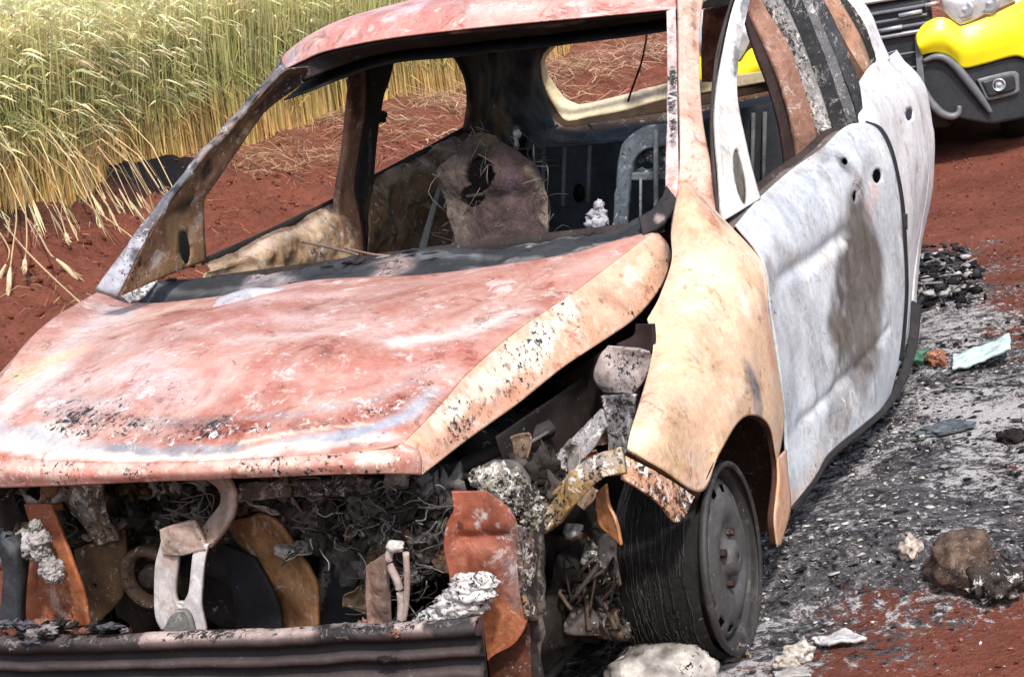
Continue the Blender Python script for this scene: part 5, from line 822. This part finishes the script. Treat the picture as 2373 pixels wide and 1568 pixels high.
for i in range(90): mb.blob(P(rng.uniform(1270, 1470), rng.uniform(1380, 1500), z=.02), rng.uniform(.008, .03, 3)*np.array([1, 1, .6]), [(.03, .026, .024), (.1, .09, .08), (.05, .045, .04), (.18, .16, .15)][i % 4], i, .95, 3, 3.)
mb.blob(P(1327, 1232, x=.2), (.02, .02, .012), (.5, .48, .48), 3, .5, 3); setp(mb.build('underbody_debris', M_ASH, car), kind='stuff')
# ---- crumpled scrap filling the bay
def crumple(u, v, x, su, sv, base, sd, mat=None, amp=.02):
    r_ = np.random.default_rng(sd); c = P(u, v, x=x); A_ = np.linalg.qr(r_.normal(0, 1, (3, 3))+np.diag([0, 0, 0]))[0]
    a_, b_ = A_[0]*su, A_[1]*sv; G_ = np.array([[c+a_*(s-.5)*(1-.3*abs(t-.5))+b_*(t-.5)+A_[2]*.35*su*math.sin(3*s+sd) for s in np.linspace(0, 1, 22)] for t in np.linspace(0, 1, 22)])
    Vv = G_.reshape(-1, 3); rd_ = np.abs(fbm(Vv, 11, 3, sd)); rd2_ = np.abs(vnoise(Vv, 24, sd+3)); Vv = Vv+A_[2]*(amp*2.2*rd_+amp*.8*rd2_)[:, None]; G_ = Vv.reshape(22, 22, 3)
    return sheet('crumpled_scrap', G_, mat or M_METAL, car, base, .5, dent=(.002, 20), thick=.003, seed=sd % 90, var=.4)
cs = [(.22, .15, .10), (.28, .25, .23), (.10, .085, .08), (.36, .17, .08), (.42, .39, .37), (.18, .12, .08), (.06, .055, .055)]
for i in range(24): crumple(rng.uniform(-10, 350), rng.uniform(1120, 1260), rng.uniform(.30, .44), rng.uniform(.05, .12), rng.uniform(.04, .09), cs[i % 7], 100+i)
for i in range(12): crumple(rng.uniform(540, 720), rng.uniform(1115, 1190), rng.uniform(.35, .46), rng.uniform(.05, .1), rng.uniform(.04, .07), cs[(i+1) % 7], 130+i)
for i in range(26): crumple(rng.uniform(700, 1020), rng.uniform(1120, 1400), rng.uniform(.38, .48), rng.uniform(.04, .09), rng.uniform(.03, .07), cs[(i*2+1) % 7], 160+i, M_ASH if i % 2 else None)
for i in range(12): crumple(rng.uniform(1180, 1400), rng.uniform(1050, 1170), rng.uniform(.1, .3), rng.uniform(.04, .09), rng.uniform(.03, .07), cs[(i*3) % 7], 190+i)
for i in range(12): crumple(rng.uniform(1280, 1440), rng.uniform(1260, 1470), rng.uniform(.05, .3), rng.uniform(.05, .10), rng.uniform(.04, .08), cs[(i*3+2) % 7], 220+i)
# ---- front bumper beam
mb = MB(); y0 = P(-120, 1490, x=.70)[1]; y1 = P(1092, 1440, x=.70)[1]
zt = lambda y: .392+.014*(y-.0)*0
prof = [(.676, .397), (.685, .399), (.702, .396), (.710, .388), (.709, .374), (.690, .368), (.690, .352), (.706, .347), (.706, .336), (.692, .331), (.690, .315), (.707, .310), (.707, .292), (.690, .286), (.690, .262), (.700, .256), (.700, .22)]
ys_ = np.linspace(y0, y1, 120); Vb = []
for y in ys_:
    zz = (P(480, 1465, x=.70)[2])-.400+(y-.04)*.008
    for x_, z_ in prof: Vb.append((x_-.06*abs(y)**2.2, y, z_+zz))
Vb = np.array(Vb); k = len(prof); Vb[:, 0] += .004*fbm(Vb, 8, 3, 3); Vb[:, 2] += .003*fbm(Vb, 10, 3, 4)
cb_ = np.zeros((len(Vb), 4)); 
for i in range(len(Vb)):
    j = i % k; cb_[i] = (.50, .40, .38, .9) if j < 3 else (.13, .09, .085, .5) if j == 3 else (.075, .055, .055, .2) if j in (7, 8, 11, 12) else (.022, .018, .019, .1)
fb = fbm(Vb, 14, 4, 9); top = np.arange(len(Vb)) % k < 4; yy = Vb[:, 1]
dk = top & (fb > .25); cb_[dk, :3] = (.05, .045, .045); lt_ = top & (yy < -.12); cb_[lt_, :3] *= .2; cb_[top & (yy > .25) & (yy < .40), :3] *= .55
F = [(i*k+j, i*k+j+1, (i+1)*k+j+1, (i+1)*k+j) for i in range(119) for j in range(k-1)]+[tuple((119*k+j) for j in range(k-1, -1, -1))]
mb.add(Vb, F, cb_); beam = mb.build('bumper_beam', M_BEAM, car)
mb = MB()
for i in range(60):
    u = rng.choice([rng.uniform(60, 300), rng.uniform(780, 1000), rng.uniform(-10, 140)]); mb.blob(P(u, rng.uniform(1440, 1490), x=rng.uniform(.64, .70)), rng.uniform(.004, .015, 3)*np.array([1, 1.6, .7]), [(.04, .038, .04), (.3, .28, .28), (.03, .03, .03), (.13, .13, .15), (.32, .16, .12)][i % 5], i, .9, 3, 4.5)
setp(mb.build('ash_crumbs', M_ASH, beam), kind='stuff')
mb = MB(); mb.blob(P(900, 1526, x=.71), (.004, .018, .006), (.02, .015, .015), 4, .5, 3); mb.build('beam_scar', M_SOOT, beam)
# ================================================================== front wheel
M_RIM = burnt('burnt_wheel_steel', .6, .35, .45, flake=(.3, .29, .28), bump=.3, patch=.1)
wc = np.array([-.012, .0, .214])
def wheel(cx, cy, cz, sgn, parent):
    c = np.array([cx, 0, cz]); y = cy
    def pr(L): return [(r_*.955, y+sgn*(h*.9)) for r_, h in L]
    mb = MB(); mb.lathe(pr([(.190, .004), (.196, .010), (.203, .006), (.204, .0), (.201, -.008), (.190, -.012), (.180, -.016), (.176, -.04), (.168, -.07), (.166, -.12), (.178, -.155), (.192, -.165), (.2, -.168), (.2, -.18)]), c, 96, (.04, .038, .038), .1)
    rim = mb.build('rim', M_RIM, parent)
    mb = MB(); K = 112; prof_ = pr([(.168, -.030), (.160, -.026), (.154, -.020), (.138, -.014), (.130, -.012), (.115, -.004), (.095, -.002), (.080, -.010), (.064, -.016), (.050, -.016), (.036, -.012), (.034, .004), (.024, .010), (.0, .012)])
    mb.lathe(prof_, c, K, (.088, .088, .090), .0)
    Fk = [f for i, f in enumerate(mb.f) if not ((i//K) in (2,) and (i % K) % 8 < 4)]
    Fk = [f for f in Fk]; mb.f = Fk
    d_ = mb.build('wheel_disc', M_RIM, rim); s_ = d_.modifiers.new('s', 'SOLIDIFY'); s_.thickness = .004; s_.offset = -1
    for i in range(4):
        th = .5+i*math.pi/2; q = c+np.array([.052*math.cos(th), y+sgn*.0, .052*math.sin(th)]); mb = MB(); mb.lathe([(.0, sgn*.004), (.009, sgn*.004), (.010, -sgn*.014)], q, 6, (.04, .022, .018)); mb.build('wheel_bolt', M_METAL, rim, smooth=False)
    mb = MB(); mb.lathe(pr([(.10, -.05), (.10, -.06), (.0, -.06)]), c, 32, (.05, .03, .022)); mb.build('brake_disc', M_SOOT, rim)
    # steel belt left from the tyre
    mb = MB(); mb.lathe(pr([(.200, -.02), (.209, -.03), (.213, -.06), (.214, -.10), (.213, -.15), (.208, -.19), (.196, -.205)]), c, 90, (.02, .019, .019), .0); V_ = np.array(mb.v); q_ = fbm(V_, 12, 3, 3); dr = V_-np.array([c[0], 0, c[2]]); dr[:, 1] = 0; dr /= np.linalg.norm(dr, axis=1)[:, None]; V_ += dr*(.004*q_)[:, None]; mb.v = V_.tolist()
    ty = mb.build('burnt_tyre_belt', M_ASH, parent)
    mb = MB()
    for i in range(420):
        yy_ = y-sgn*rng.uniform(.03, .18); t0 = rng.uniform(0, 6.28); ln = rng.uniform(.15, .8); n_ = 14; R_ = .2045+rng.uniform(0, .004); wv = rng.uniform(-.004, .004)
        mb.tube([c+np.array([(R_+.0012*math.sin(j*1.7+i))*math.cos(t0+ln*j/n_), yy_+wv*math.sin(j*.5), (R_+.0012*math.sin(j*1.7+i))*math.sin(t0+ln*j/n_)]) for j in range(n_+1)], .0009, [(.05, .05, .05), (.035, .035, .035), (.025, .025, .025), (.07, .07, .07)][i % 4], 4, n=n_+1, smooth=False)
    setp(mb.build('steel_cords', M_ASH, ty), kind='stuff'); return ty
fw = empty('w', (0, 0, 0), None, None); bpy.data.objects.remove(fw)
wheel(-.012, .797, .243, 1, car)
wheel(-.012, -.78, .214, -1, car); wheel(-2.45, -.62, .214, -1, car); wheel(-2.45, .62, .214, 1, car)
mb = MB(); mb.tube([(-.012, -.7, .2), (-.012, .72, .2)], .03, (.04, .035, .03), 10); mb.build('axle', M_SOOT, car)
# ================================================================== truck behind
XF = -6.6; YC = float(P(1958, 100, x=XF)[1]); TW = .97
M_YEL = plain('truck_yellow', (.90, .76, .02), .35, .5, .14, 3, bump=.01); M_TWH = plain('truck_white', (.80, .80, .80), .25, .5, .03, 4, bump=.01)
M_BLK = plain('black_plastic', (.022, .024, .028), .45, .35, .3, 30); M_GRY = plain('grey_plastic', (.13, .135, .15), .4, .4, .2, 30); M_CHR = plain('bright_trim', (.55, .57, .62), .2, .6, .1, 30, .6)
M_LAMP = plain('lamp_lens', (.62, .66, .70), .08, .8, .25, 25, .3, .02); M_GLS = plain('dark_glass', (.03, .035, .04), .05, .8, .1); M_TYR = plain('tyre_rubber', (.02, .02, .021), .8, .2, .3, 50)
gz = float(gh(XF, YC+.5))
truck = empty('pickup_truck', (XF-2, YC, gz), 'white and yellow pickup truck with black grille parked behind the burnt car', 'truck')
def fx(y, z=.6): t = min(1.15, abs(y-YC)/TW); return XF-.30*t**3.2-.04*max(0, z-.6)
def T(u, v, off=0):
    x = XF
    for _ in range(12): q = P(u, v, x=x); x = .5*x+.5*(fx(q[1], q[2])+off)
    return q
def mir(p): return np.array([p[0], 2*YC-p[1], p[2]])
def both(fn):
    for s in (0, 1): fn((lambda q: q) if s == 0 else mir)
def tsheet(name, A, B, mat, n=30, m_=14, off=0, parent=truck, thick=.02, f=lambda q: q, bul=0):
    a = [f(T(u, v, off)) for u, v in A]; b = [f(T(u, v, off)) for u, v in B]; rows = [a, b]
    if bul: mid = [(p+q)/2+np.array([bul, 0, 0]) for p, q in zip(resample(a, 12), resample(b, 12))]; rows = [a, mid, b]
    return sheet(name, grid(rows, m_, n), mat, parent, thick=thick, dent=(0, 1))
def cover(f):
    tsheet('bumper_cover', ((2124, 84), (2137, 62), (2159, 47), (2180, 42), (2199, 48), (2216, 60), (2229, 62), (2280, 44), (2342, 15), (2380, -4), (2430, -20)), ((2134, 126), (2150, 122), (2170, 120), (2190, 124), (2203, 130), (2220, 144), (2234, 157), (2280, 147), (2346, 130), (2376, 136), (2430, 150)), M_YEL, 70, 20, .03, f=f, bul=.04)
    h = tsheet('headlamp', ((2183, -30), (2230, -40), (2300, -50), (2360, -40)), ((2184, 22), (2214, 50), (2240, 52), (2348, 2)), M_LAMP, 30, 14, .03, f=f, bul=.03)
    mb = MB()
    for (u, v, r_) in ((2232, 22, .055), (2290, 8, .06)): q = f(T(u, v, .055)); mb.lathe([(r_, .0), (r_*.85, .012), (r_*.6, .004), (0, .02)], q, 24, axis='x')
    mb.build('reflector', M_CHR, h)
    tsheet('lower_bumper', ((2134, 128), (2170, 122), (2203, 132), (2234, 159), (2280, 149), (2346, 132), (2376, 138), (2430, 152)), ((2140, 255), (2180, 268), (2225, 275), (2262, 282), (2295, 287), (2340, 280), (2376, 272), (2430, 262)), M_BLK, 50, 20, .0, f=f)
    mb = MB(); mb.tube([f(T(u, v, .04)) for u, v in ((2139, 142), (2165, 132), (2190, 136), (2215, 156), (2240, 186), (2268, 222), (2296, 262))], [.012, .02, .022, .024, .024, .02, .012], k=10); mb.build('arch_trim', M_GRY, truck)
    mb = MB(); mb.tube([f(T(u, v, .04)) for u, v in ((2142, 205), (2155, 235), (2180, 262), (2205, 270), (2220, 262), (2222, 245))], [.01, .02, .024, .022, .02, .012], k=10); mb.build('corner_hook', M_GRY, truck)
    fl = tsheet('fog_bezel', ((2262, 184), (2300, 174), (2345, 165), (2358, 172)), ((2285, 232), (2300, 231), (2345, 220), (2360, 212)), M_GRY, 20, 10, .03, f=f)
    tsheet('fog_recess', ((2274, 190), (2300, 183), (2340, 175), (2350, 180)), ((2290, 224), (2302, 223), (2342, 212), (2352, 206)), M_BLK, 16, 8, .046, f=f, parent=fl, thick=.01)
    q = f(T(2314, 197, .06)); mb = MB(); mb.lathe([(.036, -.01), (.036, .008), (.030, .012), (.028, .0), (.012, .004), (0, .01)], q, 24, axis='x'); mb.build('fog_lamp', M_CHR, fl)
both(cover)
a_ = lambda y, z, o=0: np.array([fx(y, z)+o, y, z])
zg0 = float(T(2050, 200)[2]); zg1 = float(T(2100, 5)[2])
ysg = np.linspace(YC-.48, YC+.48, 9)
grl = sheet('grille', grid([[a_(y, zg1+.02, -.02) for y in ysg], [a_(y, zg0, -.03) for y in ysg]], 10, 20), M_BLK, truck, thick=.02, dent=(0, 1))
for z_, w_, m_, hh in ((zg1-.035, .46, M_GRY, .022), (zg1-.085, .46, M_GRY, .018), (zg1-.13, .46, M_GRY, .02), (zg1-.175, .44, M_GRY, .014), (zg0+.27, .42, M_CHR, .022), (zg0+.16, .42, M_GRY, .014), (zg0+.08, .42, M_GRY, .014)):
    mb = MB(); mb.tube([a_(y, z_, .01) for y in np.linspace(YC-w_, YC+w_, 9)], hh*.5, k=8); mb.build('grille_bar', m_, grl)
for (u0, v0, u1, v1) in ((2082, 37, 2136, 26), (2142, 13, 2176, 6), (2040, 72, 2090, 62)):
    for f in (lambda q: q, mir): mb = MB(); mb.tube([f(T(u0, v0, .03)), f(T(u1, v1, .03))], .012, k=8); mb.build('grille_insert', M_CHR, grl)
def trim(f): tsheet('grille_surround', ((2119, 86), (2122, 140), (2128, 200), (2142, 256)), ((2137, 66), (2137, 130), (2143, 200), (2152, 258)), M_GRY, 20, 8, .02, f=f, thick=.03)
both(trim)
sheet('lower_valance', grid([[a_(y, zg0+.05, -.03) for y in ysg*1.0], [a_(y, gz+.24, -.06) for y in ysg], [a_(y, gz+.22, -.3) for y in ysg]], 10, 20), M_BLK, truck, thick=.02, dent=(0, 1))
# hood, cab, bed, wheels
hx = [XF-.0, XF-.35, XF-.95, XF-1.25]
rows = []
for x_, z_, wd in ((XF+.0, zg1+.03, .82), (XF-.10, zg1+.10, .84), (XF-.5, zg1+.20, .86), (XF-1.2, zg1+.25, .84)):
    rows.append([np.array([x_-.20*abs(t)**3*(1 if x_ > XF-.3 else .3), YC+wd*t, z_-.05*abs(t)**3]) for t in np.linspace(-1, 1, 11)])
sheet('hood', grid(rows, 30, 40), M_TWH, truck, thick=.02, dent=(0, 1))
zb = zg1+.18
for sgn in (-1, 1):
    yb = YC+sgn*.93
    def side(name, pts, mat, parent=truck):
        mb = MB(); n_ = len(pts); V_ = [(x_, yb-sgn*i*.03, z_) for i in (0, 1) for x_, z_ in pts]; F_ = [tuple(range(n_)), tuple(range(2*n_-1, n_-1, -1))]+[(i, (i+1) % n_, n_+(i+1) % n_, n_+i) for i in range(n_)]
        mb.add(V_, F_); return mb.build(name, mat, parent, smooth=False)
    zc = gz+.36; arc = lambda cx, r_: [(cx+r_*math.cos(t), zc+r_*math.sin(t)) for t in np.linspace(0, math.pi, 13)]
    side('front_wing', [(XF-.28, gz+.35), (XF-.28, zb-.12), (XF-.45, zb), (XF-1.35, zb+.06), (XF-1.35, gz+.3)]+arc(XF-.85, .40)[::-1], M_TWH)
    dr_ = side('door', [(XF-1.36, gz+.3), (XF-1.36, zb+.06), (XF-2.35, zb+.08), (XF-2.35, gz+.3)], M_TWH); side('door_stripe', [(XF-1.4, gz+.45), (XF-1.4, gz+.7), (XF-2.3, gz+.7), (XF-2.3, gz+.45)], M_YEL, dr_).location[1] += sgn*.004
    side('bed_side', [(XF-2.36, gz+.3), (XF-2.36, zb+.06), (XF-4.3, zb+.02), (XF-4.3, gz+.35)]+arc(XF-3.45, .42)[::-1], M_TWH)
    for cx in (XF-.85, XF-3.45):
        c = np.array([cx, 0, zc-.01]); y = YC+sgn*.90; mb = MB(); pr_ = [(r_, y+sgn*h) for r_, h in ((.2, -.02), (.24, 0), (.33, .0), (.35, -.03), (.35, -.17), (.33, -.2), (.2, -.2))]; mb.lathe(pr_, c, 48); wh = mb.build('wheel', M_TYR, truck)
        mb = MB(); mb.lathe([(r_, y+sgn*h) for r_, h in ((.21, -.01), (.2, -.03), (.12, -.02), (.05, 0), (0, 0))], c, 32); mb.build('hub', M_GRY, wh)
cab = [(XF-1.2, zb+.05), (XF-1.75, zb+.58), (XF-2.6, zb+.60), (XF-2.95, zb+.05)]
mb = MB(); V_ = [(x_, YC+s_*(.86 if i in (0, 3) else .68), z_) for s_ in (-1, 1) for i, (x_, z_) in enumerate(cab)]; mb.add(V_, [(0, 1, 2, 3), (7, 6, 5, 4), (1, 5, 6, 2)]); mb.build('cab', M_TWH, truck, smooth=False)
mb = MB(); mb.add([V_[0], V_[4], V_[5], V_[1]], [(0, 1, 2, 3)]); mb.build('windscreen', M_GLS, truck, smooth=False)
mb = MB(); mb.add([V_[3], V_[7], V_[6], V_[2]], [(0, 1, 2, 3)]); mb.build('rear_window', M_GLS, truck, smooth=False)
mb = MB(); mb.box((XF-2.25, YC, gz+.40), (3.9, 1.7, .16)); mb.build('chassis', M_BLK, truck)
# ================================================================== things lying on the ground
def lump(name, u, v, size, cols, label, cat, seed, amp=.3, fr=2., a=.5, sub=4, group=None, mat=None, lift=.6):
    p = GP(u, v, size[2]*lift)
    mb = MB(); mb.blob((0, 0, 0), size, cols, seed, amp, sub, fr, a, .6); o = mb.build(name, mat or M_ASH, None); o.location = p; o.rotation_euler = (0, 0, seed*1.3); return setp(o, label, cat, group)
lump('charred_lump', 2225, 1305, (.078, .070, .068), (.16, .11, .085), 'round charred brown lump lying on ash to the right of the wheel', 'lump', 5, .26, 2.4, .6, mat=M_FUZZ)
lump('burnt_clod', 2310, 1350, (.06, .05, .045), (.06, .05, .045), 'small black crumbly clod touching the round charred lump', 'lump', 9, .45, 2.5, .8)
lump('pale_chunk', 2108, 1270, (.028, .022, .026), (.62, .52, .46), 'small pale pink chunk beside the round charred lump', 'chunk', 12, .35, 2, .3)
lump('grey_stone', 1530, 1560, (.10, .105, .062), (.50, .47, .44), 'large pale grey stone at the bottom edge in front of the wheel', 'stone', 17, .16, 1.7, .5, sub=5)
lump('white_chunk', 1850, 1512, (.030, .024, .022), (.66, .60, .55), 'white chunk of burnt plaster nearest to the wheel bottom', 'chunk', 21, .35, 2.2, .3)
lump('white_chunk', 1822, 1536, (.026, .026, .016), (.60, .54, .47), 'cream broken chunk lying just left of the white one below the wheel', 'chunk', 23, .4, 2.2, .4)
def slab(name, pts, th, mat, col, label, cat, dz=.006, dent=(.008, 20), a=.2, tilt=0):
    q = [GP(u, v, .01) for u, v in pts]; c = sum(q)/4; q = [p-c for p in q]
    o = sheet(name, coons([q[0], q[1]], [q[3], q[2]], [q[0], q[3]], [q[1], q[2]], 30, 40), mat, None, col, a, dent=dent, thick=th, keep_edges=False)
    c[2] = float(gh(c[0], c[1]))+dz; o.location = c; o.rotation_euler = (tilt, 0, 0); return setp(o, label, cat)
slab('ash_sheet', [(1880, 1488), (1960, 1466), (2008, 1482), (1920, 1500)], .008, M_ASH, (.72, .70, .70), 'flat white sheet of curled ash right of the wheel bottom', 'ash sheet', .012, (.012, 16))
slab('ash_sheet', [(1790, 1556), (1870, 1548), (1880, 1566), (1800, 1578)], .006, M_ASH, (.55, .52, .5), 'thin grey curl of ash at the bottom edge right of the stone', 'ash sheet', .01, (.01, 16))
M_TEAL = plain('pale_glass', (.48, .62, .60), .35, .5, .3, 60)
gs = slab('glass_slab', [(2205, 822), (2345, 806), (2348, 842), (2205, 858)], .012, M_TEAL, (.6, .7, .7), 'pale turquoise slab of melted glass on the ash', 'glass slab', .03, (.012, 14), tilt=.25)
M_GRN = plain('green_scrap', (.05, .13, .085), .6, .3, .6, 50)
lump('green_scrap', 2118, 830, (.035, .04, .035), (.1, .2, .15), 'dark green melted scrap beside the car sill', 'scrap', 31, .5, 2.5, 0, mat=M_GRN)
lump('orange_scrap', 2170, 832, (.03, .04, .03), (.42, .18, .11), 'orange brown burnt scrap left of the turquoise glass slab', 'scrap', 33, .45, 2.5, .5)
# heap of charred remains
hb = GP(2190, 660, .03); heap = empty('debris_heap', tuple(hb), 'low heap of black charred remains with white ash behind the car', 'heap')
mb = MB()
for i in range(230):
    p = GP(rng.normal(2180, 42), rng.normal(645, 30), .02); mb.blob(p+np.array([0, 0, rng.uniform(-.01, .035)]), rng.uniform(.006, .028, 3)*np.array([1, 1, .6]), [(.02, .02, .024), (.05, .05, .055), (.03, .028, .03), (.02, .02, .02), (.5, .48, .47)][i % 5], i, .55, 2, 2.5, .3)
setp(mb.build('charred_pieces', M_ASH, heap), kind='stuff')
mb = MB()
for i in range(90):
    p = GP(rng.normal(2180, 40), rng.normal(645, 24), .04); d_ = rng.normal(0, .035, (2, 3))*np.array([1, 1, .5]); mb.tube([p, p+d_[0], p+d_[0]+d_[1]*np.array([1, 1, .5])], .004, [(.03, .03, .03), (.1, .1, .11), (.3, .29, .3)][i % 3], 5, n=8)
setp(mb.build('burnt_strips', M_ASH, heap), kind='stuff')
lump('ash_crumb', 1700, 1508, (.035, .03, .022), (.2, .17, .14), 'small brown ash clod lying against the bottom of the wheel', 'clod', 41, .5, 2.5, .8)
lump('dark_tile', 2190, 990, (.055, .075, .012), (.13, .15, .17), 'flat dark grey fragment in the ash right of the car door', 'fragment', 44, .3, 2.5, .2)
lump('black_clod', 2345, 1010, (.03, .035, .022), (.03, .025, .025), 'black clod in the ash at the right edge of the picture', 'clod', 46, .4, 2.5, .4)
# single wheat plants leaning over the bank
def stalk(name, pts, label, ear=True, yb=-4.6):
    q = [GP(u, v, lf) for (u, v, _), lf in zip(pts, (.02, .10, .12, .08))]; base = q[0].copy(); e = empty(name, tuple(base), label, 'wheat plant', 'wheat plants drooping over the bank')
    mb = MB(); mb.tube(q, [.006, .005, .004], (.60, .46, .27), 6); mb.build('stem', M_LEAF, e)
    if ear:
        d_ = q[-1]-q[-2]; d_ /= np.linalg.norm(d_); p = q[-1]; mb = MB(); mb.tube([p, p+d_*.05, p+d_*.1+np.array([0, 0, -.01]), p+d_*.15+np.array([0, 0, -.03])], [.005, .013, .013, .004], (.78, .66, .44), 8)
        for k in range(22):
            t = rng.uniform(.2, 1.); b0 = p+d_*.14*t; mb.tube([b0, b0+d_*.08+rng.normal(0, .007, 3)], .002, (.8, .68, .45), 4)
        mb.build('ear', M_LEAF, e)
stalk('wheat_plant', ((50, 430, -4.9), (60, 500, -4.75), (62, 560, -4.6), (58, 600, -4.5)), 'wheat plant hanging straight down over the dark lip at far left')
stalk('wheat_plant', ((110, 400, -4.9), (120, 455, -4.7), (140, 500, -4.6), (152, 540, -4.5)), 'wheat plant with a drooping ear pointing down at the bank, right of the hanging one')
stalk('wheat_plant', ((140, 410, -4.9), (200, 470, -4.6), (260, 515, -4.4), (315, 556, -4.2)), 'long bare straw leaning right across the bank towards the windscreen pillar', False)
stalk('wheat_plant', ((10, 520, -4.7), (60, 580, -4.5), (120, 640, -4.3), (185, 700, -4.0)), 'long bare straw lying low across the bank above the hood corner', False)
stalk('wheat_plant', ((0, 540, -4.6), (20, 575, -4.5), (20, 600, -4.45), (14, 612, -4.4)), 'short wheat plant with its ear at the left edge below the field lip')
stalk('wheat_plant', ((30, 430, -4.8), (38, 500, -4.6), (30, 570, -4.5), (24, 620, -4.4)), 'pale wheat plant with twisted stem left of the straight hanging one')
stalk('wheat_plant', ((90, 540, -4.6), (105, 570, -4.5), (118, 590, -4.45), (130, 600, -4.4)), 'small ear bent low over the soil below the drooping plants')
